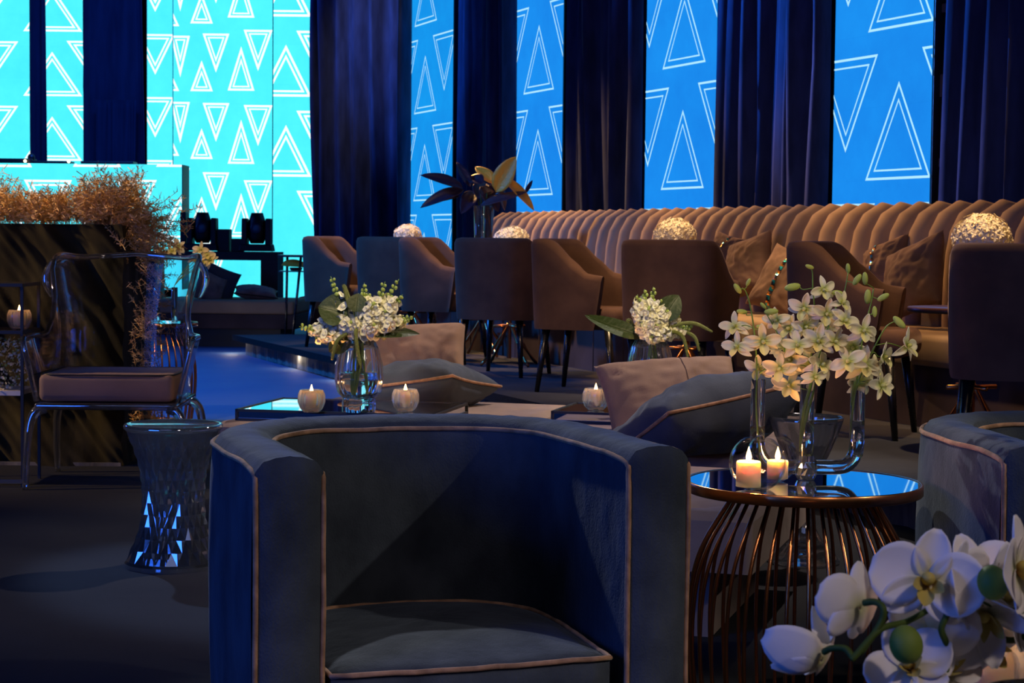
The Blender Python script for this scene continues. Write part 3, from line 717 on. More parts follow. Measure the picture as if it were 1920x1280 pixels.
# ---------------------------------------------------------------- blue barrel armchairs (front faces local -y)
def curve_pts(hw, yst, ex, power, n=44, front=0.0):
    pts = []
    for i in range(10): pts.append((-hw, front + (yst - front) * i / 10))
    for i in range(n + 1):
        a = PI - PI * i / n; cx, sy = cos(a), sin(a)
        pts.append((hw * math.copysign(abs(cx) ** (2 / power), cx), yst + ex * abs(sy) ** (2 / power)))
    for i in range(1, 11): pts.append((hw, yst + (front - yst) * i / 10))
    return pts
def armchair(label, loc, rz):
    t = thing('barrel_armchair', label, 'armchair', loc, rz, 'slate blue barrel armchairs with tan piping')
    HT = 0.67
    out = curve_pts(0.41, 0.36, 0.42, 2.35); inn = curve_pts(0.29, 0.37, 0.27, 2.5)
    n = len(out); P = []
    for i in range(n):
        xo, yo = out[i]; xi, yi = inn[i]; row = []
        for z, q in ((0.03, -0.012), (0.10, 0), (0.25, 0.006), (0.45, 0.008), (0.60, 0.005), (0.65, 0.002), (HT, 0)):
            k = 1 + q / 0.41 + 0.006 * nz(xo * 6, yo * 6, z * 4)
            row.append((xo * k, (yo - 0.36) * k + 0.36 if yo > 0.36 else yo, z + (0.004 * nz(xo * 9, yo * 9, 3) if z == HT else 0)))
        for u in (0.12, 0.3, 0.5, 0.7, 0.88):
            bul = 0.026 * math.sqrt(max(0, 1 - (2 * u - 1) ** 2))
            bul += 0.003 * nz(xo * 38 + u * 3, yo * 38, u * 3)
            row.append((xo + (xi - xo) * u, yo + (yi - yo) * u, HT + bul))
        for z in (HT, 0.64, 0.55, 0.42, 0.30, 0.18): row.append((xi + 0.002 * nz(xi * 8, yi * 8, z * 8), yi, z))
        P.append(row)
    mb = MB(); mb.grid(P); m = len(P[0])
    # padded front faces
    for row, sgn, flip in ((P[0], -1, False), (P[-1], 1, True)):
        Q = []
        xo, xi = row[0][0], row[-1][0]
        zs = [p[2] for p in row[:7]]
        for z in [0.03, 0.1, 0.2, 0.3, 0.4, 0.5, 0.58, 0.63, 0.665]:
            r2 = []
            for u in (0, 0.1, 0.3, 0.5, 0.7, 0.9, 1.0):
                bul = 0.016 * math.sqrt(max(0, 1 - (2 * u - 1) ** 2)) + 0.0022 * nz(u * 3 + sgn, z * 26, 1)
                r2.append((sgn * 0.41 + (sgn * 0.29 - sgn * 0.41) * u, -bul, z))
            Q.append(r2)
        Q.append([(sgn * 0.41 + (sgn * 0.29 - sgn * 0.41) * u, 0.0, HT + 0.026 * math.sqrt(max(0, 1 - (2 * u - 1) ** 2))) for u in (0, 0.1, 0.3, 0.5, 0.7, 0.9, 1.0)])
        mb.grid(Q)
    mb.build('shell', SLATE, t)
    def pipe(src, side):
        pts = []; x0, y0 = src[0]; x1, y1 = src[-1]
        for z in (0.03, 0.12, 0.22, 0.32, 0.42, 0.52, 0.60): pts.append((x0 + 0.0025 * nz(z * 8, side, 1), y0 - 0.002, z))
        pts += [(x0, y0 + 0.001, 0.64), (x0, y0 + 0.010, 0.664)]
        for i in range(3, len(src) - 3): x, y = src[i]; pts.append((x, y, HT + 0.002 + 0.003 * nz(x * 9, y * 9, 3)))
        pts += [(x1, y1 + 0.010, 0.664), (x1, y1 + 0.001, 0.64)]
        for z in (0.60, 0.52, 0.42, 0.32, 0.22, 0.12, 0.03): pts.append((x1 + 0.0025 * nz(z * 8, side, 5), y1 - 0.002, z))
        mb = MB(); mb.tube(spline(pts, 3), 0.0052, 8); mb.build('piping', PIPE, t)
    pipe(out, 0); pipe(inn, 1)
    # seat cushion
    cin = curve_pts(0.275, 0.36, 0.245, 2.5, front=-0.004)
    cin = [(x - (0.02 * max(0, 1 - abs(y) / 0.3) if x > 0.2 else 0), y) for x, y in cin]
    mb = MB(); NV = 8; rows = []
    c0 = (0, 0.30)
    for i in range(len(cin)):
        x, y = cin[i]; row = []
        for z in (0.165, 0.20, 0.26, 0.302): row.append((x, y, z))
        for k in range(1, NV + 1):
            u = k / NV; row.append((x + (c0[0] - x) * u, y + (c0[1] - y) * u, 0.305 + 0.03 * (1 - (1 - u) ** 2) + 0.002 * nz(x * 12, y * 12, u * 4)))
        rows.append(row)
    # front edge points
    fr = []
    for k in range(1, 14):
        u = k / 14; x = cin[-1][0] + (cin[0][0] - cin[-1][0]) * u; y = cin[-1][1] - 0.012 * sin(PI * u); fr.append((x, y))
    for x, y in fr:
        row = [(x, y - 0.0, z) for z in (0.165, 0.20, 0.26, 0.302)]
        for k in range(1, NV + 1):
            u = k / NV; row.append((x + (c0[0] - x) * u, y + (c0[1] - y) * u, 0.305 + 0.03 * (1 - (1 - u) ** 2) + 0.002 * nz(x * 12, y * 12, u * 4)))
        rows.append(row)
    mb.grid(rows, closed_u=True); cu = mb.build('seat_cushion', SLATE, t)
    edge = [(x, y - 0.002, 0.304 + 0.002 * nz(x * 20, y * 20, 0)) for x, y in cin + fr]
    mb = MB(); mb.tube(edge, 0.0052, 8, closed=True)
    mb.tube([(x, y - 0.003, 0.168) for x, y in [cin[-1]] + fr + [cin[0]]], 0.0045, 8); mb.build('seat_piping', PIPE, cu)
    mb = MB(); mb.box((0, 0.32, 0.10), (0.56, 0.58, 0.13)); mb.build('base', SLATE, t, bevel=0.01)
    for sx in (-1, 1):
        for y in (0.08, 0.62):
            mb = MB(); mb.lathe([(0.001, 0), (0.02, 0), (0.022, 0.035), (0.001, 0.035)], 12, (sx * 0.28, y, 0)); mb.build('leg', LEGB, t)
    return t
AC = armchair('large slate blue barrel armchair in the centre foreground', (-0.055, 3.372, 0), R(19))
dup(AC, (1.345, 3.60, 0), R(7), 'slate blue barrel armchair cut by the right edge behind the side table')

# ---------------------------------------------------------------- wire cage tables
def cage_table(label, loc, rz=0.0):
    t = thing('wire_cage_table', label, 'side table', loc, rz, 'round mirror tables on copper wire cages')
    r = 0.244
    mb = MB(); mb.lathe([(0.001, 0.574), (r - 0.003, 0.574), (r - 0.003, 0.578), (0.001, 0.578)], 72); mb.build('mirror_top', TMIRROR, t, smooth=False)
    mb = MB(); mb.lathe([(r - 0.004, 0.5785), (r, 0.580), (r + 0.002, 0.578), (r + 0.002, 0.559), (r, 0.557), (r - 0.006, 0.557), (r - 0.006, 0.5785)], 72); mb.build('rim', COPPER, t)
    mb = MB(); mb.lathe([(0.001, 0.559), (r - 0.007, 0.559), (r - 0.007, 0.573), (0.001, 0.573)], 48); mb.build('under_panel', BLACK, t)
    prof = [(0.138, 0.560), (0.155, 0.53), (0.180, 0.49), (0.205, 0.445), (0.224, 0.39), (0.234, 0.32), (0.236, 0.24), (0.230, 0.15), (0.218, 0.06), (0.210, 0.006)]
    pf = spline([(a, 0, z) for a, z in prof], 3)
    base = MB(); base.tube(pf, 0.0042, 7); me = base.mesh('wire', COPPER)
    for k in range(34):
        o = bpy.data.objects.new('wire', me); COL.objects.link(o); o.parent = t; o.rotation_euler = (0, 0, 2 * PI * k / 34)
    mb = MB(); mb.tube([(0.210 * cos(a), 0.210 * sin(a), 0.006) for a in [2 * PI * k / 40 for k in range(40)]], 0.006, 8, closed=True)
    mb.build('base_ring', COPPER, t)
    return t
CT = Vector((0.612, 3.90, 0))
TB = cage_table('copper wire cage table beside the centre armchair, holding the orchids', CT)
dup(TB, (-2.05, 10.75, 0), 0.1, 'copper wire cage table seen through the transparent chair')
dup(TB, (0.66, 1.80, 0), 0.1, 'copper wire cage table below the white moth orchids at bottom right')
ZC = 0.5795

# ---------------------------------------------------------------- candles
def flame_mb(mb, c, h):
    P = [(0.0005, 0), (h * 0.16, h * 0.12), (h * 0.20, h * 0.3), (h * 0.15, h * 0.55), (h * 0.07, h * 0.8), (0.0005, h)]
    mb.lathe(P, 12, c)
def clight(name, p, e):
    l = bpy.data.lights.new(name, 'POINT'); l.energy = e; l.color = (1.0, 0.42, 0.12); l.shadow_soft_size = 0.008
    o = bpy.data.objects.new(name, l); COL.objects.link(o); o.location = p
def globe_candle(label, loc, r, cr, ch, lean=0.0, cofs=(0, 0), energy=1.2):
    g = thing('globe_candle_holder', label, 'candle holder', loc, 0, 'clear glass globe candle holders')
    prof = []
    for i in range(4, 31):
        a = PI * i / 36; prof.append((r * sin(a), r - r * cos(a) - 0.006))
    prof = [(0.001, 0.0)] + [(q, max(0.0, z)) for q, z in prof]
    th = 0.0022
    inner = [(max(0.001, q - th * 1.0), z if z > 0.004 else 0.004) for q, z in reversed(prof)]
    mb = MB(); mb.lathe(prof + inner, 44); mb.build('globe', THIN, g)
    c = thing('candle', 'lit ivory candle in the ' + ('front glass globe on the copper table' if 'front' in label[:6] else 'rear glass globe on the copper table'), 'candle', (loc[0] + cofs[0], loc[1] + cofs[1], loc[2] + 0.0045), 0)
    def wb(a, z): return 1 + 0.03 * sin(a * 2 + z * 90)
    mb = MB(); mb.lathe([(0.001, 0), (cr, 0), (cr, ch), (cr * 0.93, ch + 0.003), (cr * 0.8, ch - 0.002), (0.001, ch - 0.005)], 28, wob=wb); mb.build('wax', WAX, c)
    mb = MB(); mb.tube([(0, 0, ch - 0.006), (0.0005, 0, ch + 0.006)], 0.0008, 6); mb.build('wick', BLACK, c)
    mb = MB(); flame_mb(mb, (0, 0, ch + 0.002), 0.030); mb.build('flame', FLAME, c)
    clight('candle_lamp', (loc[0] + cofs[0], loc[1] + cofs[1], loc[2] + ch + 0.026), energy)
g1 = W(1420, 893, 3.775); g2 = W(1437, 885, 3.90)
globe_candle('front glass globe on the copper cage table', (g1.x, g1.y, ZC), 0.0575, 0.0255, 0.048, cofs=(-0.018, 0.0), energy=2.2)
globe_candle('rear glass globe on the copper cage table, behind the front one', (g2.x + 0.012, g2.y + 0.005, ZC), 0.0545, 0.022, 0.035, cofs=(0.012, 0.0), energy=1.5)

# ---------------------------------------------------------------- triple tube vase + dendrobium orchids
def tube_vase():
    o = Vector((W(1511, 880, 3.93).x, 3.93, ZC))
    t = thing('triple_tube_vase', 'clear glass vase of three joined upright tubes on the cage table', 'vase', o)
    k = 3.93 / FPX; r = 0.0155; th = 0.0016
    def sh(pts, name):
        mb = MB(); sp = spline(pts, 6); mb.tube(sp, r, 20, cap=False)
        i0 = len(mb.v); mb.tube(list(reversed(sp)), r - th, 20, cap=False)
        # lip joining outer and inner wall
        n = 20; N = len(sp)
        a, b = (N - 1) * n, i0
        mb.build(name, GLASS, t)
    xl, xr = -91 * k, 95 * k; zb = 0.026; top = 0.208
    sh([(0, 0, 0.035), (0, 0, 0.1), (0, 0, top)], 'centre_tube')
    sh([(xl, 0.012, top), (xl, 0.012, 0.10), (xl + 0.002, 0.012, 0.06), (xl + 0.016, 0.010, 0.034), (xl + 0.04, 0.006, zb), (-0.02, 0, zb)], 'left_tube')
    sh([(xr, 0.0, top), (xr, 0, 0.10), (xr - 0.002, 0, 0.06), (xr - 0.016, 0, 0.034), (xr - 0.04, 0, zb), (0.02, 0, zb)], 'right_tube')
    mb = MB()
    prof = [(0.001, 0.0), (0.018, 0.0), (0.023, 0.010), (0.023, 0.026), (0.018, 0.036), (0.001, 0.037)]
    P = []
    for kk in range(14):
        a = 2 * PI * kk / 14; P.append([(q * cos(a + (0.22 if i % 2 else 0)), q * sin(a + (0.22 if i % 2 else 0)), z) for i, (q, z) in enumerate(prof)])
    mb.grid(P, closed_u=True); mb.build('crystal_foot', CRYST, t, smooth=False)
    for x, zt in ((0, 0.125), (xr, 0.125), (xl, 0.11)):
        mb = MB(); mb.lathe([(0.001, 0.05), (r - th * 1.6, 0.05), (r - th * 1.6, zt), (0.001, zt)], 18, (x, 0.012 if x < 0 else 0, 0)); mb.build('water', WATER, t)
    return o
VO = tube_vase()
def petal_grid(mb, ang, ln, wd, curl, cup=0.15, base=0.0015, tip=0.75, lift=0.0, n=7, m=3):
    P = []
    for i in range(n + 1):
        t = i / n; w = wd * 0.5 * (sin(PI * min(1, t * 0.93 + 0.05)) ** tip)
        rr = base + ln * t; z = lift * t + curl * t * t * ln; row = []
        for j in range(-m, m + 1):
            q = j / m; x, y = rr, w * q
            row.append((x * cos(ang) - y * sin(ang), x * sin(ang) + y * cos(ang), z + cup * w * q * q))
        P.append(row)
    mb.grid(P)
def dendro_mesh(seed):
    rn_ = random.Random(seed); s = 0.027; mb = MB()
    petal_grid(mb, PI / 2 + rn_.uniform(-.15, .15), s * 1.1, s * .52, rn_.uniform(-.5, .5), .5)
    for a in (R(-150), R(-30)): petal_grid(mb, a + rn_.uniform(-.25, .25), s * 1.15, s * .52, rn_.uniform(-.9, .2), .5)
    for a in (R(170), R(10)): petal_grid(mb, a + rn_.uniform(-.2, .2), s * 1.15, s * .74, rn_.uniform(-.7, .5), .5, tip=.6)
    me = mb.mesh('flower', CREAM)
    mb = MB(); petal_grid(mb, -PI / 2, s * .75, s * .62, 0.4, .9, lift=0.006)
    mb.lathe([(0.0005, 0.010), (0.003, 0.009), (0.004, 0.004), (0.003, 0)], 10); ml = mb.mesh('lip', LIPY)
    return me, ml
DM = [dendro_mesh(i) for i in range(7)]
def add_flower(parent, o, p, facing, roll, me, ml, sc_=1.0):
    f = bpy.data.objects.new('flower', me); COL.objects.link(f); f.parent = parent
    f.matrix_local = Matrix.Translation(Vector(p) - o) @ orient(facing, roll) @ Matrix.Scale(sc_, 4)
    m = f.modifiers.new('t', 'SOLIDIFY'); m.thickness = 0.0005
    l = bpy.data.objects.new('lip', ml); COL.objects.link(l); l.parent = f
    return f
budm = MB(); budm.sphere((0, 0, 0), 1.0, 8, sx=.45, sy=.45, sz=1.0); BM = budm.mesh('bud', BUD)
def add_bud(parent, o, p, d, ln, me=None):
    f = bpy.data.objects.new('bud', me or BM); COL.objects.link(f); f.parent = parent
    f.matrix_local = Matrix.Translation(Vector(p) - o) @ orient(d) @ Matrix.Scale(ln, 4)
YO = 3.93
def orchid_stem(label, stems, flowers, buds, Y=YO, tubex=None, name='orchid_stem', cat='flowers'):
    s0 = stems[0][0]; b = W(s0[0], s0[1], Y); o = Vector((b.x, Y, b.z))
    t = thing(name, label, cat, o, 0, 'dendrobium orchid stems in the tube vase'); rn_ = random.Random(int(s0[0]))
    mb = MB(); allp = []
    for st in stems:
        pts = [W(x, y, Y + (q[0] if q else 0)) for x, y, *q in st]; sp = spline(pts, 5); allp += sp
        mb.tube(L(sp, o), [0.0022 * (1 - 0.5 * i / len(sp)) for i in range(len(sp))], 6)
    for (x, y, ang, s) in flowers:
        dy = rn_.uniform(-0.045, 0.03); p = W(x, y, Y + dy)
        near = min(allp, key=lambda q: (q - p).length + max(0, q.z - p.z) * 0.5)
        fd = Vector((sin(R(ang)), -cos(R(ang)), rn_.uniform(-.25, .35)))
        add_flower(t, o, p, fd, rn_.uniform(-.5, .5), *DM[rn_.randrange(7)], sc_=s)
        bk = p - fd.normalized() * 0.012
        mb.tube(L(spline([near, (near + bk) / 2 + Vector((0, 0, .006)), bk, p - fd.normalized() * 0.001], 4), o), 0.0011, 5)
    for (x, y, dx, dz, ln) in buds:
        p = W(x, y, Y + rn_.uniform(-.02, .02)); d = Vector((dx, -.2, dz)).normalized()
        add_bud(t, o, p, d, ln)
        near = min(allp, key=lambda q: (q - p).length + max(0, q.z - p.z))
        mb.tube(L(spline([near, (near + p) / 2 - Vector((0, 0, .004)), p - d * ln * .8], 4), o), 0.0011, 5)
    mb.build('stem', STEM, t)
orchid_stem('dendrobium stem with cream blooms in the left glass tube',
    [[(1426, 868), (1418, 770), (1419, 700), (1416, 640), (1408, 580), (1399, 548), (1392, 540)], [(1424, 700), (1470, 660), (1455, 620), (1438, 590)]],
    [(1377, 612, -25, 1.0), (1382, 650, -40, 1.05), (1430, 640, 5, 1.25), (1422, 690, -20, 1.05), (1456, 600, -30, 0.9)],
    [(1383, 541, -.6, .8, .013), (1403, 529, .4, .9, .009), (1391, 584, -.9, .1, .012), (1446, 584, 1, .1, .015), (1431, 573, -.6, .6, .009), (1425, 612, -1, 0, .009)])
orchid_stem('dendrobium stem crowded with cream blooms in the centre glass tube',
    [[(1503, 845), (1510, 770), (1517, 720), (1523, 640), (1527, 580), (1524, 540), (1523, 510), (1518, 500)], [(1505, 840), (1515, 760), (1530, 690), (1550, 620), (1570, 570), (1583, 548), (1590, 512)]],
    [(1508, 578, -15, 1.15), (1544, 543, 10, .95), (1579, 568, 35, .95), (1481, 616, -45, 1.05), (1550, 588, 5, 1.1), (1584, 602, 30, 1.1), (1496, 648, -10, 1.1), (1534, 640, 0, 1.2), (1565, 640, 30, 1.0),
     (1462, 690, -20, 1.15), (1482, 672, -35, 1.1), (1520, 680, -5, 1.15), (1541, 684, 20, 1.1), (1480, 722, -15, 1.2), (1552, 610, -20, 1.0), (1510, 612, 20, 1.0), (1470, 648, 10, .95), (1528, 706, 25, .9)],
    [(1518, 500, -.9, .3, .010), (1486, 538, -1, -.2, .018), (1590, 503, -.1, .9, .011), (1607, 524, .5, .8, .014), (1570, 549, 1, -.1, .013)])
orchid_stem('dendrobium stem with cream blooms in the right glass tube',
    [[(1596, 850), (1602, 770), (1608, 720), (1625, 680), (1645, 640), (1662, 612), (1680, 601)], [(1600, 760), (1608, 700), (1620, 620), (1633, 570), (1638, 540)]],
    [(1619, 620, 10, 1.15), (1590, 678, -15, 1.25), (1620, 684, 5, 1.3), (1600, 652, -20, 1.15), (1656, 668, 60, 1.1), (1700, 648, 60, 1.25), (1652, 722, 40, 1.15), (1614, 716, 15, 1.1), (1638, 690, 30, 1.0)],
    [(1622, 522, -.1, 1, .014), (1627, 556, 0, 1, .016), (1656, 557, .8, .5, .014), (1640, 584, 0, -1, .012), (1686, 604, .6, -.6, .017)])

# ---------------------------------------------------------------- foreground moth orchids
def phal_mesh(seed, closed=0.0):
    rn_ = random.Random(seed); s = 0.046; mb = MB()
    petal_grid(mb, PI / 2, s, s * .72, .1 + closed, .35, tip=.6, n=9, m=4)
    for a in (R(-135), R(-45)): petal_grid(mb, a + rn_.uniform(-.1, .1), s * .95, s * .68, rn_.uniform(-.2, .2) + closed, .35, tip=.6, n=9, m=4)
    for a in (R(175), R(5)): petal_grid(mb, a + rn_.uniform(-.1, .1), s * 1.08, s * 1.25, rn_.uniform(-.15, .2) + closed, .22, tip=.5, lift=.004, n=9, m=4)
    me = mb.mesh('flower', PHAL); mb = MB()
    petal_grid(mb, -PI / 2, s * .42, s * .34, .9, .9, lift=.010)
    petal_grid(mb, R(-160), s * .28, s * .26, 1.6, .6, lift=.012); petal_grid(mb, R(-20), s * .28, s * .26, 1.6, .6, lift=.012)
    mb.sphere((0, .003, .008), .0062, 8, sz=1.2); return me, mb.mesh('lip', PHLIP)
PM = [phal_mesh(1), phal_mesh(2, .3), phal_mesh(3, .8), phal_mesh(4, -.4)]
bd = MB(); bd.sphere((0, 0, 0), 1.0, 12, sx=.85, sy=.85, sz=1.0); BM2 = bd.mesh('bud', BUDD)
FY = 1.85
def phal(label, stems, flowers, buds):
    s0 = stems[0][0]; b = W(s0[0], s0[1], FY); o = Vector((b.x, b.y, b.z))
    t = thing('moth_orchid', label, 'flowers', o, 0, 'white moth orchids in the foreground')
    mb = MB()
    for st in stems:
        pts = [W(x, y, FY + d) for x, y, d in st]; mb.tube(L(spline(pts, 6), o), 0.0034, 8)
    for (x, y, d, fx, fy, fz, roll, k, s) in flowers:
        add_flower(t, o, W(x, y, FY + d), (fx, fy, fz), R(roll), *PM[k], sc_=s)
    for (x, y, d, r_) in buds: add_bud(t, o, W(x, y, FY + d), (0.2, -.3, -1), r_, BM2)
    mb.build('stem', STEMD, t)
phal('white moth orchid spray hanging out to the left in the foreground',
     [[(1745, 1140, 0), (1700, 1165, -.01), (1650, 1180, -.03), (1605, 1228, -.04), (1596, 1236, -.04)], [(1612, 1226, -.035), (1650, 1170, -.03), (1656, 1140, -.03), (1640, 1128, -.02), (1620, 1130, -.01)], [(1600, 1234, -.04), (1585, 1216, -.03), (1560, 1215, -.02), (1545, 1222, -.01)]],
     [(1612, 1140, 0, -.5, .75, .1, 15, 1, .92), (1540, 1238, 0, -.55, .7, .35, 12, 2, .86)], [(1699, 1208, -.05, .019)])
phal('large open white moth orchid spray at the bottom right',
     [[(1770, 1280, 0), (1775, 1250, 0), (1778, 1215, -.005), (1765, 1180, -.01), (1775, 1150, -.01), (1760, 1130, 0), (1745, 1110, .01)], [(1765, 1140, 0), (1780, 1150, 0), (1800, 1145, 0.01)]],
     [(1738, 1090, .0, -.15, -1, .15, -10, 0, 1.12), (1790, 1098, .03, .75, -.6, .1, 10, 1, 1.0), (1742, 1182, .02, .1, .9, -.2, 160, 3, 1.0), (1705, 1252, .0, -.2, -.8, .5, 30, 1, .9), (1770, 1262, .03, .3, -.6, .8, 0, 0, .8)], [])
phal('white moth orchid spray reaching in from the right edge',
     [[(1960, 1170, .05), (1915, 1150, .04), (1880, 1140, .03), (1850, 1128, .02), (1835, 1120, .02)], [(1930, 1190, .05), (1895, 1200, .05), (1860, 1190, .04)]],
     [(1832, 1085, .06, .1, -.7, .6, 20, 1, .95), (1905, 1070, -.02, .85, -.5, .15, 0, 0, 1.15), (1850, 1150, .03, -.2, -.8, -.4, 60, 2, .95), (1842, 1205, .06, .3, -.9, -.2, 40, 3, 1.0), (1885, 1120, .05, .4, -.7, .5, 120, 2, .9), (1925, 1160, .06, .5, -.7, 0, 10, 1, .9)], [(1861, 1092, -.03, .0175)])
# glass tumbler candle and vase under them
fo = (W(1790, 1280, 1.9).x, 1.88, ZC)
t = thing('low_glass_bowl', 'low clear glass bowl holding the moth orchid stems', 'vase', (0.535, 1.84, ZC))
mb = MB(); mb.lathe([(0.001, 0), (0.05, 0), (0.062, 0.02), (0.064, 0.055), (0.0605, 0.055), (0.058, 0.02), (0.048, 0.004), (0.001, 0.004)], 40); mb.build('bowl', GLASS, t)
mb = MB(); mb.lathe([(0.001, 0.006), (0.047, 0.006), (0.056, 0.022), (0.057, 0.04), (0.001, 0.04)], 32); mb.build('water', WATER, t)

# ---------------------------------------------------------------- daybeds / ottomans
def ottoman(label, near_left, w, l, ang, top=0.36, tuft=(3, 3), block=0.16, group='low tufted velvet ottomans'):
    t = thing('tufted_ottoman', label, 'ottoman', (near_left[0], near_left[1], 0), R(ang), group)
    nx, ny = 44, 44; P = []
    btn = [((i + .5) / tuft[0], (j + .5) / tuft[1]) for i in range(tuft[0]) for j in range(tuft[1])]
    for i in range(nx + 1):
        row = []
        for j in range(ny + 1):
            u, v = i / nx, j / ny; z = top
            for bu, bv in btn:
                du, dv = (u - bu) * w, (v - bv) * l; d = math.hypot(du, dv)
                z -= 0.022 * math.exp(-(d / 0.035) ** 2) + 0.010 * math.exp(-(d / 0.11) ** 2) * (0.7 + 0.3 * cos(6 * math.atan2(dv, du)))
            e = min(u * w, (1 - u) * w, v * l, (1 - v) * l); z -= 0.022 * max(0, 1 - e / 0.03) ** 2
            row.append((u * w, v * l, z))
        P.append(row)
    mb = MB(); mb.grid(P)
    loop = [P[i][0] for i in range(nx)] + [P[nx][j] for j in range(ny)] + [P[i][ny] for i in range(nx, 0, -1)] + [P[0][j] for j in range(ny, 0, -1)]
    Q = [[(x, y, z) for z in (zz, top - 0.05, top - block * .55, top - block + .01, top - block)] for x, y, zz in loop]
    mb.grid(Q, closed_u=True); mb.add([(0, 0, top - block), (w, 0, top - block), (w, l, top - block), (0, l, top - block)], [(3, 2, 1, 0)])
    c = mb.build('seat_pad', OTTO, t)
    for bu, bv in btn:
        mb = MB(); mb.sphere((bu * w, bv * l, top - 0.026), 0.013, 6, sz=.5); mb.build('button', OTTO, c)
    mb = MB(); k = 0.13; mb.box((w / 2, l / 2, (top - block) / 2), (w - 2 * k, l - 2 * k, top - block)); mb.build('plinth', SOFAB if group.startswith('far') else OTTO, t, smooth=False)
    return t
ottoman('tufted beige ottoman behind the centre armchair, carrying the left tray', (-1.15, 7.25), 1.10, 1.25, -17)
ottoman('beige ottoman seen through the copper wires of the cage table', (0.637 - 1.10 * cos(R(17)), 4.90 + 1.10 * sin(R(17))), 1.10, 1.02, -17)
ottoman('beige ottoman under the right pile of cushions', (-0.105, 6.60), 0.98, 1.22, -17)

# mirrored trays
def tray(label, near_left, w, l, ang, h=0.045):
    t = thing('mirrored_tray', label, 'tray', (near_left[0], near_left[1], 0.3605), R(ang), 'black framed mirror trays on the ottomans')
    mb = MB(); mb.box((w / 2, l / 2, h / 2 - .001), (w - .012, l - .012, h - .004)); mb.build('mirror_body', TMIRROR, t, smooth=False)
    mb = MB(); e = 0.010
    for z in (e / 2, h - e / 2):
        for y in (e / 2, l - e / 2): mb.box((w / 2, y, z), (w, e, e))
        for x in (e / 2, w - e / 2): mb.box((x, l / 2, z), (e, l, e))
    for x in (e / 2, w - e / 2):
        for y in (e / 2, l - e / 2): mb.box((x, y, h / 2), (e, e, h))
    mb.build('frame', BLACK, t, smooth=False)
tray('mirrored tray under the left bouquet and two tealights', (-1.075, 7.28), 0.80, 0.56, -12)
tray('mirrored tray half hidden by the right beige cushion', (0.155, 7.33), 0.62, 0.42, -15)
ZTR = 0.3605 + 0.045

# tealights in ribbed glass
def tealight(label, loc, e=4.5):
    t = thing('tealight_holder', label, 'candle holder', loc, 0, 'ribbed glass tealight holders')
    def wb(a, z): return 1 + 0.035 * cos(a * 12)
    mb = MB(); out = [(0.001, 0), (0.030, 0), (0.043, 0.015), (0.052, 0.040), (0.051, 0.065), (0.043, 0.085)]
    inn = [(0.037, 0.085), (0.042, 0.063), (0.042, 0.040), (0.032, 0.017), (0.001, 0.012)]
    mb.lathe(out + inn, 72, wob=wb); mb.build('cup', CUPG, t)
    c = thing('candle', 'lit candle inside the ' + label, 'candle', (loc[0], loc[1], loc[2] + 0.0135), 0)
    mb = MB(); mb.lathe([(0.001, 0), (0.024, 0), (0.025, 0.055), (0.022, 0.056), (0.001, 0.053)], 24); mb.build('wax', WAX, c)
    mb = MB(); mb.tube([(0, 0, .050), (0, 0, .062)], 0.001, 5); mb.build('wick', BLACK, c)
    mb = MB(); flame_mb(mb, (0, 0, 0.056), 0.036); mb.build('flame', FLAME, c)
    clight('candle_lamp', (loc[0], loc[1], loc[2] + 0.093), e)
p = G(584, 772, ZTR); tealight('glass tealight holder left of the white bouquet', (p.x, p.y, ZTR))
p = G(760, 770, ZTR); tealight('glass tealight holder right of the left bouquet', (p.x, p.y, ZTR))
p = G(1117, 768, ZTR); tealight('glass tealight holder beside the right beige cushion', (p.x, p.y, ZTR))
p0 = W(1852, 1262, 1.97)
tealight('glass tealight holder among the moth orchids at bottom right', (p0.x, 1.97, ZC), 0.25)

# ---------------------------------------------------------------- bouquets
floret = None
def floret_mb(mb, p, d, s, rn_, mi):
    O = orient(d, rn_.random() * 6).to_3x3(); mb.mat(mi); P = []
    n = 8
    for k in range(n):
        a = 2 * PI * k / n; fl = 1 + .35 * sin(a * 2 + 1) + .15 * rn_.uniform(-1, 1)
        P.append([Vector(p) + O @ Vector((q * cos(a) * (fl if q > .5 * s else 1), q * sin(a) * (fl if q > .5 * s else 1), z)) for q, z in ((.05 * s, 0), (.36 * s, .25 * s), (.42 * s, .8 * s), (.62 * s, 1.0 * s), (.95 * s, 1.05 * s + .15 * s * sin(3 * a)))])
    mb.grid(P, closed_u=True)
    mb.sphere(Vector(p) + O @ Vector((0, 0, .85 * s)), .42 * s, 5)
def snapdragon(label, base, tip, o_grp, n, seed, bud=.35):
    rn_ = random.Random(seed); base, tip = Vector(base), Vector(tip)
    t = thing('snapdragon', label, 'flowers', base, 0, o_grp)
    mid = (base + tip) / 2 + Vector((0, 0, .02)); sp = L(spline([base, mid, tip], 8), base)
    mb = MB(); mb.tube(sp, [.0032 * (1 - .6 * i / len(sp)) for i in range(len(sp))], 6); mb.build('stem', STEM, t)
    mb = MB(); N = len(sp)
    for i in range(n):
        q = .45 + .55 * (i / n) ** .9; p = sp[min(N - 1, int(q * (N - 1)))]; ax = (sp[-1] - sp[-4]).normalized()
        a = i * 2.4; e1 = ax.orthogonal().normalized(); e2 = ax.cross(e1)
        d = (e1 * cos(a) + e2 * sin(a) + ax * .5).normalized()
        if i / n > 1 - bud: mb.mat(1); mb.sphere(p + d * .008, .0058 * (1.6 - i / n), 5, sz=1.3)
        else: floret_mb(mb, p + d * .004, d, .0155 * (1.15 - .3 * i / n), rn_, 0)
    mb.build('blossoms', [SNAPW, SNAPG], t)
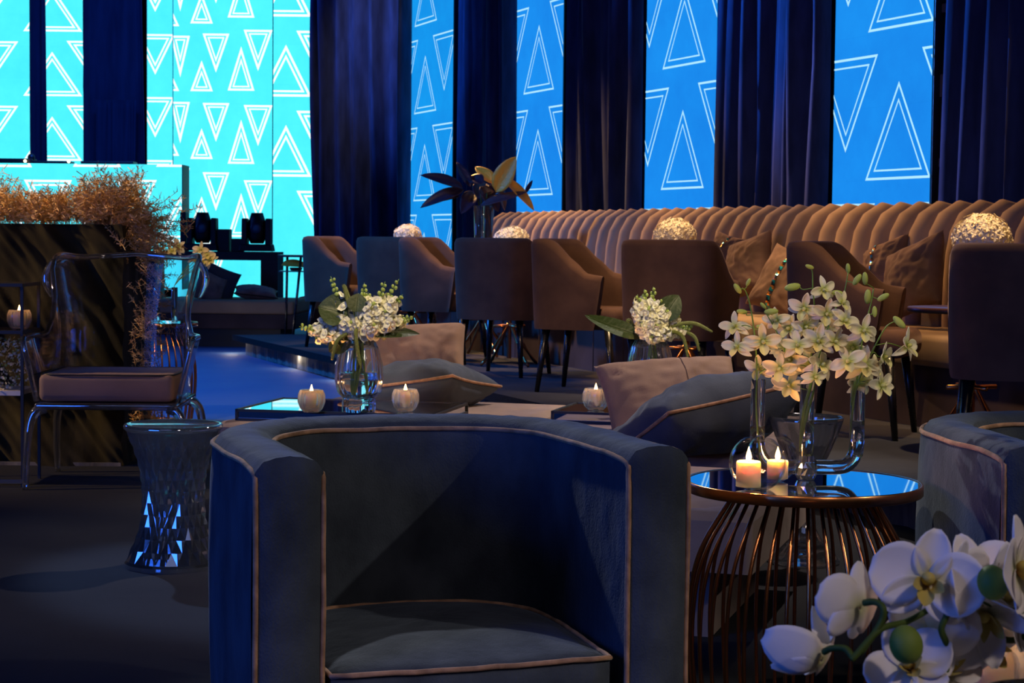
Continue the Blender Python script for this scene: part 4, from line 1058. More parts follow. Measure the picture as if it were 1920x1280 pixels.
def foxtail(label, pts, grp):
    base = Vector(pts[0]); t = thing('foxtail_grass', label, 'grass', base, 0, grp); sp = L(spline(pts, 8), base); N = len(sp); h = int(N * .4)
    mb = MB(); mb.tube(sp[:h + 2], .0016, 5); mb.build('stem', STEM, t)
    mb = MB(); hd = sp[h:]; mb.tube(hd, [.008 * (sin(PI * (i + 1) / (len(hd) + 1)) ** .4) for i in range(len(hd))], 8)
    rn_ = random.Random(3)
    for i in range(160):
        c = hd[rn_.randrange(len(hd) - 1)]; d = Vector((rn_.uniform(-1, 1), rn_.uniform(-1, 1), rn_.uniform(-1, 1))).normalized(); s = d.orthogonal() * .0009
        mb.add([c + s, c - s, c + d * .014], [(0, 1, 2)])
    mb.build('seed_head', FOX, t)
def ribbed_vase(label, loc):
    t = thing('faceted_vase', label, 'vase', loc, 0, 'faceted clear glass vases')
    def wb(a, z): return 1 + 0.085 * abs(cos(a * 6)) * (1 if z > .05 else .6)
    out = [(0.001, 0), (0.062, 0), (0.062, 0.040), (0.060, 0.050), (0.078, 0.075), (0.087, 0.12), (0.085, 0.18), (0.072, 0.24), (0.055, 0.275)]
    inn = [(0.049, 0.275), (0.065, 0.24), (0.077, 0.18), (0.079, 0.12), (0.070, 0.08), (0.05, 0.058), (0.001, 0.052)]
    mb = MB(); mb.lathe(out + inn, 72, wob=wb); mb.build('glass_body', GLASS, t)
    mb = MB(); mb.lathe([(0.001, 0.056), (0.049, 0.061), (0.0675, 0.082), (0.0765, 0.12), (0.0760, 0.150), (0.001, 0.150)], 48); mb.build('water', WATER, t)
    return t
SNL = {'left': ['small snapdragon spike rising above the big leaf', 'lowest snapdragon stem reaching far left', 'snapdragon stem lying low at the left, above the lowest one', 'snapdragon stem just below the big leaf', 'snapdragon stem at the middle over the vase mouth', 'tall snapdragon spike just right of the big leaf', 'second tall snapdragon spike, right of the middle', 'tallest snapdragon spike at the upper right', 'snapdragon stem below the tallest spike at the right', 'snapdragon stem in the dense centre', 'snapdragon stem right of the dense centre', 'snapdragon stem reaching far right', 'snapdragon stem low on the right side', 'snapdragon stem low over the vase rim at the right', 'snapdragon stem low over the vase rim at the left', 'snapdragon stem behind the dense centre'],
 'right': ['tallest snapdragon spike', 'snapdragon spike left of the tallest one', 'snapdragon stem at the upper left edge', 'snapdragon stem halfway down the left edge', 'snapdragon stem right of the tallest spike', 'snapdragon stem in the upper middle', 'snapdragon stem in the middle right', 'snapdragon stem at the right shoulder', 'snapdragon stem low at the left', 'snapdragon stem low in the middle', 'snapdragon stem low at the right', 'lowest snapdragon stem over the vase rim', 'snapdragon stem stretching far right']}
def bouquet(vx, vy, lab, ospec, leafs, fox, tips, Y):
    o = Vector((vx, vy, ZTR)); ribbed_vase(lab[0], o); mouth = o + Vector((0, 0, .27))
    for i, (x, y, n, dpt, bd_) in enumerate(tips):
        tip = W(x, y, Y + dpt); a = i * 2.1
        base = o + Vector((.03 * cos(a), .03 * sin(a), .065)); r_ = (tip - mouth); md = mouth + Vector((r_.x * .12, r_.y * .12, 0))
        rn_ = random.Random(i)
        t = thing('snapdragon', 'white ' + SNL[lab[1].split()[0]][i] + ' of the ' + lab[1].split()[0] + ' bouquet', 'flowers', base, 0, lab[2])
        sp = L(spline([base, (base + md) / 2, md, md + r_ * .45 + Vector((0, 0, .012)), tip], 7), base)
        mb = MB(); mb.tube(sp, [.0032 * (1 - .6 * k / len(sp)) for k in range(len(sp))], 6); mb.build('stem', STEM, t)
        mb = MB(); N = len(sp); s0 = .60 if r_.length > .12 else .7
        for k in range(n):
            q = s0 + (1 - s0) * (k / n) ** .85; p = sp[min(N - 1, int(q * (N - 1)))]; ax = (sp[-1] - sp[-5]).normalized()
            an = k * 2.4; e1 = ax.orthogonal().normalized(); e2 = ax.cross(e1); d = (e1 * cos(an) + e2 * sin(an) + ax * .45).normalized()
            if k / n > 1 - bd_: mb.mat(1); mb.sphere(p + d * .009, .0072 * (1.7 - k / n), 5, sz=1.3)
            else: floret_mb(mb, p + d * .005, d, .0205 * (1.15 - .3 * k / n), rn_, 0)
        mb.build('blossoms', [SNAPW, SNAPG], t)
    for k, (b, e, w, bend, lb) in enumerate(leafs):
        pb, pe = W(b[0], b[1], Y - .02 - .01 * k), W(e[0], e[1], Y - .03)
        P = leaf_pts((0, 0, 0), pe - pb, (pe - pb).length * 1.02, w, bend, .12, 12, 4, up=(.1, -.9, .45))
        mb = MB(); mb.grid(P); i0 = mb.tube([p[4] for p in P], .0016, 5)
        mb.tube([Vector((0, 0, 0)), (mouth - pb) * .6 + Vector((0, 0, .0)), (mouth - pb) + Vector((0, 0, -.12))], .002, 5)
        ob = mb.build('leaf', GREEN); ob.location = pb; tag(ob, lb, 'leaf')
    for k, (pts, lb) in enumerate(fox): foxtail(lb, [mouth - Vector((0, 0, .08)), mouth] + [W(x, y, Y + d) for x, y, d in pts], lab[3])
p = G(673, 771, ZTR); YB = p.y
bouquet(p.x, p.y, ('faceted clear vase with the left white snapdragon bouquet', 'left bouquet beside two tealights', 'snapdragons in the left bouquet', 'foxtails in the left bouquet'), None,
    [((652, 590), (598, 572), .14, .25, 'broad folded green leaf at the left of the left bouquet'), ((662, 630), (612, 655), .09, .5, 'green leaf drooping below the left bouquet'), ((680, 625), (788, 615), .05, .5, 'long green leaf reaching right from the left bouquet'), ((668, 585), (672, 550), .08, .1, 'small dark green leaf in the middle of the left bouquet')],
    [([(665, 590, -.03), (650, 548, -.03), (645, 538, -.03), (655, 580, -.05)], 'green foxtail upright at the top of the left bouquet'), ([(655, 625, -.05), (632, 640, -.06), (622, 675, -.06)], 'green foxtail drooping left of the left vase'), ([(668, 618, -.08), (668, 640, -.1), (677, 690, -.1)], 'green foxtail drooping in front of the left vase')],
    [(620, 518, 20, 0, .5), (561, 612, 24, 0, .35), (590, 632, 16, -.05, .1), (600, 600, 18, .02, .1), (640, 600, 18, -.05, .1), (683, 530, 22, .02, .4), (722, 528, 24, 0, .4), (748, 523, 26, .03, .4), (755, 552, 22, -.03, .2), (700, 565, 22, -.06, .1), (725, 580, 22, -.04, .1), (775, 592, 24, 0, .3), (740, 600, 20, -.05, .1), (700, 610, 18, -.08, .1), (660, 605, 16, -.07, .1), (690, 548, 20, .04, .2)], YB)
p2 = Vector((W(1218, 690, 7.6).x, 7.56, ZTR)); YB2 = 7.56
bouquet(p2.x, p2.y, ('faceted clear vase half hidden by the right beige cushion', 'right bouquet behind the beige cushion', 'snapdragons in the right bouquet', 'foxtails in the right bouquet'), None,
    [((1215, 632), (1092, 600), .07, -.35, 'long pointed green leaf reaching left from the right bouquet'), ((1240, 600), (1272, 552), .10, .4, 'dark green leaf behind the top of the right bouquet')],
    [([(1260, 612, -.02), (1300, 606, -.02), (1336, 622, -.02)], 'green foxtail arching right from the right bouquet'), ([(1255, 622, -.03), (1280, 632, -.03), (1290, 672, -.03)], 'green foxtail drooping beside the right vase'), ([(1265, 618, 0), (1300, 630, 0), (1311, 658, 0)], 'outer green foxtail drooping right of the right vase'), ([(1195, 625, 0), (1180, 600, 0), (1175, 612, 0)], 'short foxtail at the left of the right bouquet')],
    [(1225, 537, 22, 0, .45), (1208, 542, 22, .02, .45), (1195, 552, 18, -.02, .2), (1192, 578, 20, -.03, .15), (1240, 560, 22, -.02, .2), (1215, 575, 22, -.06, .1), (1250, 580, 20, -.04, .15), (1272, 588, 22, 0, .2), (1200, 610, 18, -.07, .1), (1230, 608, 20, -.09, .1), (1248, 625, 16, -.08, .1), (1225, 634, 16, -.1, .1), (1300, 612, 20, 0, .5)], YB2)

# ---------------------------------------------------------------- cushions
def pillow(name, label, c, a, b, T, rot, mat, pipe=None, group=None, box=False, seed=0, band=None, wr=1.0, k=0.10, rest=None):
    O = Euler([R(q) for q in rot]).to_matrix() if not isinstance(rot, Matrix) else rot
    t = thing(name, label, 'cushion', c, 0, group); t.rotation_euler = O.to_euler()
    n = 36
    def ol(u, v): return a * u * (1 - k * (1 - v * v)), b * v * (1 - k * (1 - u * u))
    def pt(u, v, sg):
        x, y = ol(u, v); e = max(0, (1 - u * u) * (1 - v * v)); h = T * (e ** (.26 if box else .42))
        r_ = 0
        for cu, cv in ((-1, -1), (1, -1), (1, 1), (-1, 1)):
            dd = math.hypot(u - cu, v - cv); an = math.atan2(v - cv, u - cu)
            r_ += sin(an * 17 + seed * 2 + cu) * math.exp(-dd * 1.9) * .9
        w = wr * (0.030 * T / .1) * (r_ * .16 + .30 * nz(u * 2.6 + seed, v * 2.6, seed * 3.1) + .14 * nz(u * 6, v * 6 + seed, 4 + sg)) * min(1, e * 5)
        p = Vector((x, y, sg * h + w))
        if rest is not None:                       # the underside flattens on what it lies on
            q = O @ p; lo = rest + .003 - c[2]
            if q.z < lo: q.z = lo; p = O.inverted() @ q
        return tuple(p)
    mb = MB()
    for sg in (1, -1):
        P = [[pt(-1 + 2 * i / n, -1 + 2 * j / n, sg) for j in range(n + 1)] for i in range(n + 1)]
        if sg < 0: P = [list(reversed(r)) for r in P]
        mb.grid(P)
    mb.build('cover', mat, t, weld=True)
    if pipe:
        lp = []
        for i in range(n): lp.append(pt(-1 + 2 * i / n, -1, 1))
        for i in range(n): lp.append(pt(1, -1 + 2 * i / n, 1))
        for i in range(n): lp.append(pt(1 - 2 * i / n, 1, 1))
        for i in range(n): lp.append(pt(-1, 1 - 2 * i / n, 1))
        mb = MB(); mb.tube(lp, 0.0062, 8, closed=True); mb.build('piping', pipe, t)
    if band:
        kind, u0 = band
        P = []
        for j in range(n + 1):
            v = -1 + 2 * j / n; P.append([Vector(pt(u0 + du, v, 1)) + Vector((0, 0, .004)) for du in (-.06, -.03, 0, .03, .06)])
        mb = MB(); mb.grid(P)
        if kind == 'strap': mb.build('strap', mat, t)
        else:
            mb.m = [(i // 6) % 3 for i in range(len(mb.f))]; mb.build('sequin_band', SEQ, t, smooth=False)
    return t
SEQ = [plain('sequin_turquoise', (0.02, 0.42, 0.55), 0.2, metal=.8), plain('sequin_copper', (0.85, 0.30, 0.05), 0.2, metal=.8), plain('sequin_dark', (0.02, 0.03, 0.05), 0.3, metal=.6)]
pillow('cushion', 'blue velvet cushion with tan piping, lying under the left beige cushion', W(790, 728, 8.00), .265, .25, .12, (-9, -9, -22), SLATE2, PIPE, seed=1, k=.10, wr=1.2, rest=.36)
pillow('cushion', 'beige velvet cushion resting on the left blue cushion', W(777, 684, 8.16), .225, .18, .12, (66, -4, -6), BEIGE, None, seed=2, box=True, k=.04, wr=1.3, rest=.36)
pillow('cushion', 'beige velvet cushion with a strap leaning behind the right blue cushion', W(1264, 758, 7.05), .27, .22, .11, (44, -4, 8), BEIGE, None, seed=3, band=('strap', .25), k=.06, wr=1.3, rest=.36)
pillow('cushion', 'large blue velvet cushion with tan piping on the right ottoman', W(1306, 800, 6.42), .31, .28, .15, (-27, -8, 34), SLATE2, PIPE, seed=4, k=.07, wr=1.2, rest=.36)

# sofa cushions
sc_list = [(1100, 478, 15.0, .20, (82, 0, 20), 0, 'small brown cushion leaning on the sofa at its left end'),
           (1146, 486, 14.3, .21, (74, 12, 45), 1, 'brown cushion with a sequin band at the left part of the sofa'),
           (1366, 486, 12.0, .20, (75, 10, 60), 1, 'brown cushion with a sequin band left of the orchids, behind another'),
           (1402, 500, 11.6, .24, (76, -15, 35), 0, 'plain brown cushion on the sofa just left of the orchids'),
           (1476, 530, 11.0, .25, (70, 15, 60), 1, 'brown cushion with a sequin band half hidden by the orchid tub chair'),
           (1558, 490, 11.3, .22, (80, 0, 30), 0, 'brown cushion peeking over the tub chair behind the orchids'),
           (1660, 503, 10.4, .20, (72, -18, 35), 1, 'brown cushion with a sequin band at the right part of the sofa'),
           (1712, 522, 9.9, .26, (72, -20, 35), 0, 'plain brown cushion on the sofa left of the largest tub chair')]
for i, (x, y, Y, s, rt, band, lb) in enumerate(sc_list):
    pillow('sofa_cushion', lb, W(x, y, Y), s * .82, s * .82, .095, (rt[0] - 4, rt[1], -68 + rt[2] * .35), BROWNC, None, 'brown velvet cushions on the sofa', seed=10 + i, band=('seq', -.1) if band else None, k=.10, wr=1.6, rest=.63)

# ---------------------------------------------------------------- crystal stool and glass pedestal
def crystal():
    t = thing('crystal_stool', 'faceted transparent hourglass stool left of the centre armchair', 'stool', (-1.100, 6.09, 0))
    prof = [(0.158, 0.0), (0.158, 0.014), (0.150, 0.022), (0.138, 0.045), (0.122, 0.075), (0.108, 0.11), (0.100, 0.15), (0.096, 0.19), (0.095, 0.23), (0.097, 0.27), (0.102, 0.31), (0.110, 0.345), (0.120, 0.378), (0.132, 0.408), (0.145, 0.432), (0.152, 0.446)]
    n = 24; rows_ = 11; mb = MB()
    def rad(z):
        for (r0, z0), (r1, z1) in zip(prof, prof[1:]):
            if z0 <= z <= z1 and z1 > z0: return r0 + (r1 - r0) * (z - z0) / (z1 - z0)
        return prof[-1][0]
    zs = [0.022 + (0.446 - 0.022) * i / rows_ for i in range(rows_ + 1)]
    def pt(i, k, dr=0.0, zoff=0.0):
        z = zs[min(i, rows_)] + zoff; a = 2 * PI * (k + (i % 2) * .5) / n; r = rad(z) + dr; return (r * cos(a), r * sin(a), z)
    for i in range(rows_ - 1):
        for k in range(n):
            o2 = i % 2
            A = pt(i, k); Bl = pt(i + 1, k - 1 + o2); Br = pt(i + 1, k + o2); T_ = pt(i + 2, k)
            zc = zs[i + 1]; a = 2 * PI * (k + (i % 2) * .5) / n; r = rad(zc) + .008; C_ = (r * cos(a), r * sin(a), zc)
            mb.add([A, Br, T_, Bl, C_], [(0, 1, 4), (1, 2, 4), (2, 3, 4), (3, 0, 4)])
    for k in range(n):
        mb.add([pt(0, k), pt(0, k + 1), pt(1, k)], [(0, 1, 2)]); mb.add([pt(rows_, k), pt(rows_, k + 1), pt(rows_ - 1, k + (rows_ % 2))], [(0, 2, 1)])
    mb.lathe([(prof[2][0] + .001, 0.022), (0.158, 0.014), (0.158, 0), (0.143, 0), (0.130, 0.04), (0.10, 0.11), (0.084, 0.19), (0.083, 0.24), (0.092, 0.32), (0.12, 0.40), (0.138, 0.446)], n * 2)
    mb.build('faceted_body', CRYST, t, smooth=False)
    mb = MB(); mb.lathe([(0.001, 0.4465), (0.154, 0.4465), (0.160, 0.452), (0.160, 0.460), (0.156, 0.466), (0.148, 0.466), (0.144, 0.463), (0.001, 0.463)], 64); mb.build('seat_plate', CRYST, t)
crystal()
t = thing('glass_pedestal', 'clear goblet-shaped pedestal table behind the orchid table', 'side table', (0.99, 6.27, 0))
def wb(a, z): return 1 + 0.012 * cos(a * 16)
mb = MB(); mb.lathe([(0.001, 0), (0.120, 0), (0.121, 0.012), (0.105, 0.030), (0.060, 0.075), (0.030, 0.13), (0.022, 0.20), (0.030, 0.28), (0.075, 0.36), (0.105, 0.43), (0.122, 0.478), (0.124, 0.492), (0.119, 0.494), (0.112, 0.480), (0.095, 0.43), (0.065, 0.37), (0.020, 0.30), (0.001, 0.295)], 64, wob=wb); mb.build('pedestal_body', ACRYL, t)

# ---------------------------------------------------------------- transparent wing chair (front faces local -y)
def ghost():
    t = thing('transparent_armchair', 'transparent acrylic wing armchair with taupe seat cushion at the left', 'chair', (-1.715, 8.14, 0), R(1))
    o_ = curve_pts(0.335, 0.10, 0.30, 2.6, 40, front=-0.22); n = len(o_)
    def hh(i):
        x, y = o_[i]; q = max(0, min(1, (y - 0.02) / 0.16)); q = q * q * (3 - 2 * q)
        wing = math.exp(-((y - 0.25) / .07) ** 2) * .02
        return 0.640 + (0.965 - 0.640) * q + wing + 0.025 * (1 - abs(x) / .335) * q
    def P_(i, z):
        x, y = o_[i]; q = (z - .36) / .6
        bk = max(0, min(1, (y + .04) / .14)); w1 = 0.86 - 0.05 * sin(PI * min(1, q / .8)) + .10 * max(0, (q - .6) / .4) ** 1.3
        w0 = 0.88 + .20 * min(1, q / .48)
        fl = w0 + (w1 - w0) * bk
        return Vector((x * fl, y + .06 * q * (1 if y > .15 else .2), z))
    P = []
    for i in range(n):
        h = hh(i); P.append([P_(i, .37 + (h - .37) * k / 16) for k in range(17)])
    mb = MB(); mb.grid(P); sh = mb.build('shell', THINA, t); m = sh.modifiers.new('t', 'SOLIDIFY'); m.thickness = 0.009
    rim = [r[-1] for r in P]; a0, a1 = P[0], P[-1]
    rim = list(reversed([p for p in a0[::4]])) + [] ; 
    path = [p for p in a0[::3]] + [r[-1] for r in P[1:-1]] + [p for p in reversed(a1[::3])]
    mb = MB(); mb.tube(path, 0.012, 10); mb.build('rim', ACRYL, sh)
    for s in (-1, 1):   # scrolled ears of the wings
        mb = MB(); i = next(k for k in range(n) if (o_[k][0] * s > 0 and o_[k][1] > .17)) if s < 0 else next(k for k in range(n - 1, 0, -1) if o_[k][1] > .17)
        c = P[i][-2]; pts = [c + Vector((s * (.012 + .030 * sin(q * PI)), -.02 * q - .02, .035 - .17 * q)) for q in [k / 8 for k in range(9)]]
        mb.tube(spline(pts, 2), [0.006 + .009 * sin(PI * k / 16) for k in range(17)], 10); mb.build('wing_scroll', ACRYL, sh)
    mb = MB(); mb.box((0, 0.02, .352), (.60, .56, .03)); mb.build('seat_frame', ACRYL, t, bevel=.012)
    for sx, y0, y1 in ((-1, -.22, -.27), (1, -.22, -.27), (-1, .24, .34), (1, .24, .34)):
        mb = MB(); pts = [(sx * .26, y0, .345), (sx * .300, y0 + (y1 - y0) * .2, .325), (sx * .322, y0 + (y1 - y0) * .4, .27), (sx * .332, y0 + (y1 - y0) * .7, .14), (sx * .335, y1, 0)]
        mb.tube(spline(pts, 5), [.024 - .011 * k / 20 for k in range(21)], 10); mb.build('leg', ACRYL, t)
    w = .285; mb = MB(); mb.box((0, .0, .43), (w * 2, .50, .115)); c = mb.build('seat_cushion', BROWNP, t, bevel=.028, bseg=5)
    mb = MB()
    for z in (.483,):
        lp = []
        for k in range(48):
            a = 2 * PI * k / 48; lp.append((math.copysign(abs(cos(a)) ** .25, cos(a)) * (w - .004), math.copysign(abs(sin(a)) ** .25, sin(a)) * .246, z + .002))
        mb.tube(lp, .004, 6, closed=True)
    mb.build('cushion_piping', BLACK, c)
BROWNP = fabric('taupe_cotton', (0.23, 0.155, 0.135), (0.19, 0.13, 0.11), sheen=.2, scale=5, bump=.2)
ghost()

# ---------------------------------------------------------------- draped bar with pampas
def bar():
    x1 = W(232, 700, 8.62).x; t = thing('draped_bar', 'tall block draped in creased black cloth behind the transparent chair', 'bar', (x1 - 1.0, 9.05, 0))
    P = []; NX, NZ = 200, 120
    for i in range(NX + 1):
        row = []
        for j in range(NZ + 1):
            u, v = i / NX, j / NZ; x = -1.1 + 2.08 * u; z = 1.12 * v
            dg = x * 1.1 + z * .8
            o = .065 * nz(dg * 7.5 + 2 * nz(x * 1.5, z * 1.5, 0), (x - z) * 1.4, 2) + .035 * nz(dg * 20, (x - z) * 3, 7)
            row.append((x, -.33 - .02 * (1 - v) + o, z + (.004 if v == 1 else 0)))
        P.append(row)
    mb = MB(); mb.grid(P)
    r2 = []
    for i in range(31):
        row = []
        for j in range(NZ + 1):
            u, v = i / 30, j / NZ; z = 1.12 * v; y0 = P[-1][j][1]
            row.append((.98 + .012 * nz(u * 6, z * 2, 5) * min(1, u * 8), y0 + (.33 - y0) * u, z))
        r2.append(row)
    mb.grid(r2)
    mb.add([(-1.1, -.33, 1.12), (.98, -.33, 1.12), (.98, .33, 1.12), (-1.1, .33, 1.12)], [(0, 1, 2, 3)])
    mb.build('cloth', BARCLOTH, t)
    mb = MB(); mb.box((-.06, -.345, .008), (2.06, .01, .016)); mb.build('hem', SKIRT, t, smooth=False)
    # pampas: clusters of plumes
    rn_ = random.Random(5)
    g = thing('pampas_bunch', 'golden dried pampas grass heaped along the top of the draped block', 'dried grass', (x1 - 1.0, 9.05, 1.12)); g['kind'] = 'stuff'
    for part in range(6):
        mb = MB()
        for q in range(190):
            if part < 5: b = Vector((rn_.uniform(-1.05, .98), rn_.uniform(-.34, .26), 0)); top = .20 + .06 * sin(b.x * 7 + 1) + .02; d = Vector((rn_.uniform(-.5, .5), rn_.uniform(-.6, .3), 1))
            else: b = Vector((rn_.uniform(.72, 1.0), rn_.uniform(-.32, .2), rn_.uniform(-.02, .03))); d = Vector((rn_.uniform(.4, 1.3), rn_.uniform(-.4, .3), rn_.uniform(-1.2, .9))); top = .24
            d.normalize(); ln = top * rn_.uniform(.6, 1.15); bend = Vector((rn_.uniform(-.6, .6), rn_.uniform(-.5, .2), rn_.uniform(-.3, .1)))
            pts = [b + d * ln * s + bend * (s * s) * ln * .5 for s in (0, .25, .5, .75, 1)]
            mb.mat(0); mb.tube(pts, .0012, 3, cap=False)
            for e in range(46):
                s = rn_.uniform(.15, 1.0); c = b + d * ln * s + bend * s * s * ln * .5
                v = Vector((rn_.gauss(0, 1), rn_.gauss(0, 1), rn_.gauss(.3, 1))).normalized(); L_ = rn_.uniform(.012, .036); sd = v.orthogonal().normalized() * .0017
                mb.mat(rn_.randrange(2)); e2 = c + v * L_; mb.add([c + sd, c - sd, e2 - sd * .4 + Vector((0, 0, .004)), e2 + sd * .4], [(0, 1, 2, 3)])
        mb.build('plumes', [PAMP, PAMP2], g, smooth=False)
    # trailing side plumes down the right side
    g2 = thing('pampas_bunch', 'dried pampas trailing down the right side of the draped block', 'dried grass', (x1 + .02, 8.9, 0)); g2['kind'] = 'stuff'
    mb = MB()
    for q in range(190):
        z = rn_.uniform(.05, 1.1); w_ = .05 + .12 * max(0, (z - .6)) ; b = Vector((rn_.uniform(0, w_), rn_.uniform(-.3, .2), z)); d = Vector((rn_.uniform(.1, 1), rn_.uniform(-.8, .4), rn_.uniform(-1.4, .2))).normalized(); ln = rn_.uniform(.05, .14)
        mb.mat(0); mb.tube([b, b + d * ln], .0012, 3, cap=False)
        for e in range(26):
            c = b + d * ln * rn_.random(); v = Vector((rn_.gauss(0, 1), rn_.gauss(0, 1), rn_.gauss(0, 1))).normalized(); L_ = rn_.uniform(.008, .026); sd = v.orthogonal().normalized() * .0016
            mb.mat(rn_.randrange(2)); e2 = c + v * L_; mb.add([c + sd, c - sd, e2 - sd * .4, e2 + sd * .4], [(0, 1, 2, 3)])
    mb.build('plumes', [PAMP, PAMP2], g2, smooth=False)
bar()

# open frame, candle and flowers stand in for a mirrored panel's reflection
def shelf():
    a = W(44, 700, 7.95); t = thing('mirror_stand_in', 'narrow black frame standing in for a mirrored panel at the left edge', 'shelf', (a.x - .25, 7.95, 0))
    mb = MB()
    for x in (-.245, .245):
        for y in (0, .28):
            mb = MB(); mb.box((x, y, .43), (.012, .012, .86)); mb.build('post', BLACK, t, smooth=False)
    for z in (.66, .86): mb = MB(); mb.box((0, .14, z), (.50, .30, .014)); mb.build('shelf_board', BLACK, t, smooth=False)
    mb = MB(); mb.box((0, -.004, .025), (.50, .012, .018)); mb.build('bottom_rail', CHROME, t, smooth=False)
    mb = MB(); mb.box((0, .14, .40), (.47, .27, .02)); mb.build('white_board', plain('white_board', (.75, .68, .58), .5), t, smooth=False)
    tealight('glass tealight holder standing in for a reflection at the left edge', (a.x - .035, 8.02, .668), .25)
    g = thing('mirrored_flower_bunch', 'pale dried flower bunch standing in for a reflection at the left edge', 'flowers', (a.x - .2, 8.06, .4105)); mb = MB(); rn_ = random.Random(9)
    for q in range(900):
        c = Vector((rn_.uniform(-.2, .185), rn_.uniform(-.11, .09), rn_.uniform(0, .22))); v = Vector((rn_.gauss(0, 1), rn_.gauss(0, 1), rn_.gauss(0, 1))).normalized()
        mb.mat(0 if rn_.random() > .12 else 1); s = v.orthogonal().normalized() * .007; s2 = v.cross(s); mb.add([c + s, c + s2, c - s, c - s2], [(0, 1, 2, 3)])
    mb.build('blossoms', [HYD, SNAPG], g, smooth=False)
shelf()

# vase and orchids on the far cage table
t = thing('tube_vase', 'small clear tube vase on the far cage table', 'vase', (-1.98, 10.72, ZC))
for x in (-.05, .05):
    mb = MB(); mb.lathe([(.001, 0), (.018, 0), (.018, .2), (.0155, .2), (.0155, .006), (.001, .006)], 18, (x, 0, 0)); mb.build('tube', GLASS, t)
def far_orchid(label, base, pts):
    o = Vector(base); t = thing('orchid_stem', label, 'flowers', o, 0, 'orchids on the far cage table'); mb = MB(); Y = base[1]
    for (x, y) in pts:
        p = W(x, y, Y); mb.tube(L(spline([o, o + Vector((0, 0, .2)), p], 5), o), .002, 5)
        add_flower(t, o, p, (random.uniform(-.6, .6), -1, .3), random.uniform(-1, 1), *DM[random.randrange(4)], sc_=1.5)
    mb.build('stem', STEM, t)
far_orchid('small cream orchids above the transparent chair near the far cage table', (-1.93, 10.72, ZC + .01), [(376, 468), (388, 478), (368, 486), (395, 488), (380, 492)])
far_orchid('yellow-green orchid buds over the top rail of the transparent chair', (-2.03, 10.72, ZC + .01), [(300, 474), (322, 470), (334, 462)])
tealight('glass tealight holder on the far cage table', (-2.12, 10.66, ZC), .5)

# ---------------------------------------------------------------- DJ booth, stage lights, far lounge
def booth():
    spec = [(1, 15, 45, 313, 85, 140), (1, 182, 45, 313, 85, 140), (1, 338, 45, 313, 85, 140), (0, 90, 45, 337, 85, 140), (0, 256, 38, 337, 85, 140), (1, -120, 45, 313, 85, 140), (0, -70, 45, 337, 85, 140)]
    zt = W(170, 307, 25).z
    s = flat_screen('wide cyan LED front of the booth behind the pampas', -330, 341, 25.0, 0.35, zt, spec, LEDL, rl, .5)
booth()
t = thing('mixing_desk', 'dark mixing gear lying on top of the cyan booth', 'music equipment', (W(70, 305, 25.2).x, 25.25, W(170, 307, 25).z + .001))
mb = MB(); mb.box((-.55, 0, .035), (1.0, .3, .06)); mb.box((.2, .02, .02), (.5, .3, .035)); mb.box((.95, 0, .02), (.7, .3, .04)); mb.build('console', BLACK, t, smooth=False, bevel=.01)
mb = MB(); mb.sphere((-.08, -.05, .085), .05, 8); mb.build('headphone', BLACK, t)
mb = MB(); mb.sphere((-.13, -.18, .03), .02, 6); mb.sphere((.45, -.18, .03), .02, 6); mb.build('pilot_light', BULB, t)

YT = 20.2
def stand():
    a, b = W(262, 470, YT), W(522, 470, YT); zt = a.z; w = b.x - a.x
    t = thing('black_stage_table', 'black open-fronted stand under the stage lights', 'stand', (a.x, YT, 0))
    mb = MB(); mb.box((w / 2, .2, zt - .045), (w, .5, .09)); mb.build('top_board', BLACK, t, smooth=False)
    cw_ = 32 / FPX * YT
    mb = MB(); mb.box((w - cw_ / 2, .2, (zt - .09) / 2), (cw_, .5, zt - .09)); mb.build('side_panel', BLACK, t, smooth=False)
    mb = MB(); mb.box((cw_ / 2, .2, (zt - .09) / 2), (cw_, .5, zt - .09)); mb.build('side_panel', BLACK, t, smooth=False)
    mb = MB(); mb.box((w / 2, .2, .2), (w - 2 * cw_, .45, .39)); mb.build('bottom_board', BLACK, t, smooth=False)
    return zt
ZS = stand()
def mhead(label, px):
    p = W(px, 466, YT + .1); k = YT / FPX
    t = thing('moving_head_light', label, 'stage light', (p.x, YT + .1, ZS), 0, 'moving head stage lights on the black stand')
    mb = MB(); mb.box((0, 0, .045), (.36, .28, .075), 0, .92); mb.build('base', BLACK, t, smooth=False, bevel=.01)
    for s in (-1, 1):
        mb = MB(); mb.box((s * .128, 0, .215), (.062, .20, .29), 0, .9); mb.build('yoke_arm', BLACK, t, smooth=False, bevel=.012)
    mb = MB(); mb.lathe([(.001, .09), (.07, .09), (.098, .15), (.10, .32), (.085, .35), (.062, .42), (.001, .42)], 20); mb.build('lamp_head', BLACK, t)
    mb = MB(); mb.lathe([(.06, 0), (.062, .01), (.05, .014), (.001, .012)], 20); i0 = 0; mb.xf(0, Matrix.Translation((0, -.088, .25)) @ Matrix.Rotation(R(90), 4, 'X')); mb.build('lens', plain('lens_glass', (.01, .02, .05), .3), t)
mhead('moving head stage light at the left of the black stand', 380)
mhead('moving head stage light at the right of the black stand', 482)
for lab, px, w_, h_ in (('tall black box between the two stage lights', 421, .13, .24), ('short black box beside the right stage light', 446, .12, .14), ('narrow black upright at the left of the stage lights', 346, .06, .42)):
    p = W(px, 466, YT + .15); mb = MB(); mb.box((0, 0, h_ / 2), (w_, .2, h_)); o = mb.build('equipment_case', BLACK, None, smooth=False, bevel=.006); o.location = (p.x, YT + .15, ZS + .001); tag(o, lab, 'box', 'black cases on the stand')
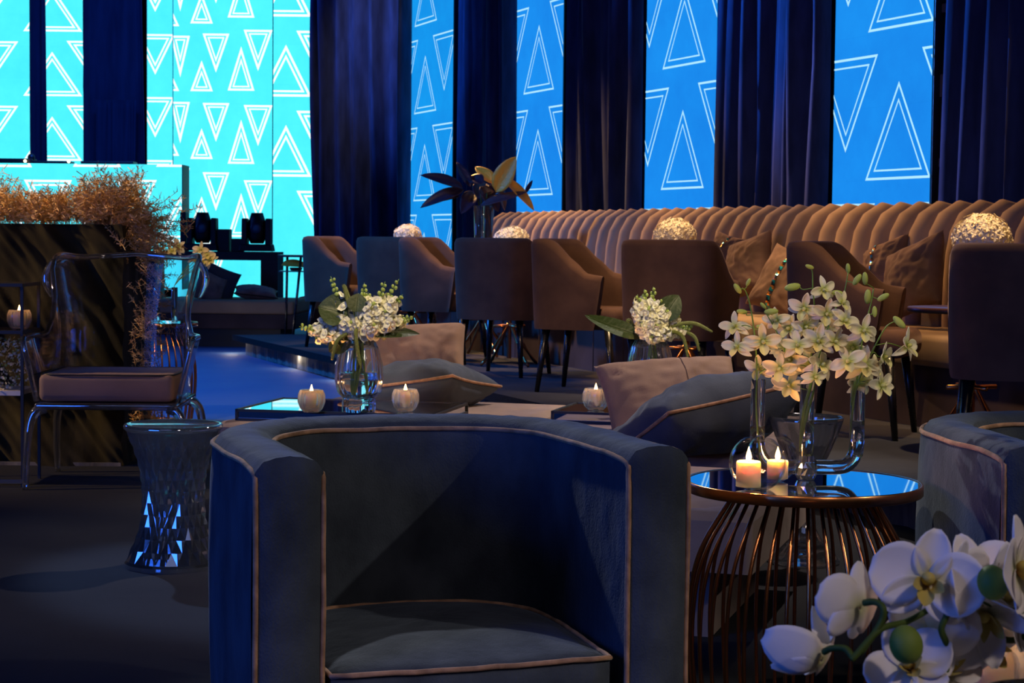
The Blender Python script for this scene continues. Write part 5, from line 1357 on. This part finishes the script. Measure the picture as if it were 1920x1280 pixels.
def daybed(label, x0, x1, Y, l, top):
    a, b = W(x0, 570, Y), W(x1, 570, Y); w = b.x - a.x
    t = thing('lounge_daybed', label, 'daybed', (a.x, Y, 0), R(-3), 'brown lounge daybeds by the stage')
    mb = MB(); mb.box((w / 2, l / 2, top - .065), (w, l, .13)); mb.build('mattress', SOFA, t, bevel=.03)
    mb = MB(); mb.box((w / 2, l / 2, top - .2), (w + .04, l, .14)); mb.build('frame', SOFAB, t, bevel=.01)
    mb = MB(); mb.box((w / 2, l / 2, (top - .27) / 2), (w - .3, l - .3, top - .27)); mb.build('plinth', BLACK, t, smooth=False)
daybed('brown lounge daybed with two cushions in front of the black stand', 286, 552, 18.0, 1.1, .455)
daybed('brown lounge daybed behind the leftmost tub chair', 558, 640, 19.3, 1.0, .455)
pillow('patchwork_cushion', 'grey patchwork cushion propped on the far daybed', W(410, 533, 18.55), .19, .19, .07, (72, 22, 20), [SLATE2], None, seed=21, box=True, rest=.455)
PATCH = fabric('pale_grey_velvet', (.26, .22, .22), sheen=.3)
pillow('far_cushion', 'grey cushion lying flat on the far daybed', W(480, 548, 18.5), .21, .20, .07, (8, 6, 8), PATCH, BLACK, seed=22, rest=.455)
pillow('far_cushion', 'pale cushion leaning on the patchwork cushion on the far daybed', W(393, 540, 18.38), .16, .17, .05, (70, 25, 30), PATCH, None, seed=23, rest=.455)
# glossy black side table with leaves beside the stand
p = W(556, 478, 17.2)
t = thing('black_side_table', 'small glossy black table at the left edge of the tub chairs', 'side table', (p.x - .02, 17.2, 0))
mb = MB(); mb.box((0, .15, p.z - .01), (.30, .34, .02)); mb.build('table_top', LEGB, t, smooth=False)
mb = MB(); mb.tube([(.06, 0, p.z - .02), (-.02, -.05, 0)], .012, 8); mb.build('leg', LEGB, t)
mb = MB(); mb.tube([(-.1, .3, p.z - .02), (-.12, .34, 0)], .012, 8); mb.build('leg', LEGB, t)
mb = MB(); mb.tube([(.12, .3, p.z - .02), (.14, .34, 0)], .012, 8); mb.build('leg', LEGB, t)
mb = MB(); mb.box((0, .15, p.z - .15), (.28, .32, .012)); mb.build('lower_shelf', CHROME, t, smooth=False)
pb = Vector((p.x - .14, 17.25, p.z - .125))
g = thing('leaf_dish', 'yellow-green leaves lying on the lower shelf of the black table', 'leaves', pb); 
for k in range(3):
    mb = MB(); mb.grid(leaf_pts((0, -.03 * k, .03), (1, -.05 + .1 * k, .12), .26, .11, .5, .2, 8, 3, up=(0, -.6, .8))); mb.build('leaf', YLEAF, g)
mb = MB(); mb.lathe([(.001, -.018), (.05, -.018), (.06, .01), (.055, .01), (.001, -.01)], 20, (.13, 0, 0)); mb.build('dish', BLACK, g)
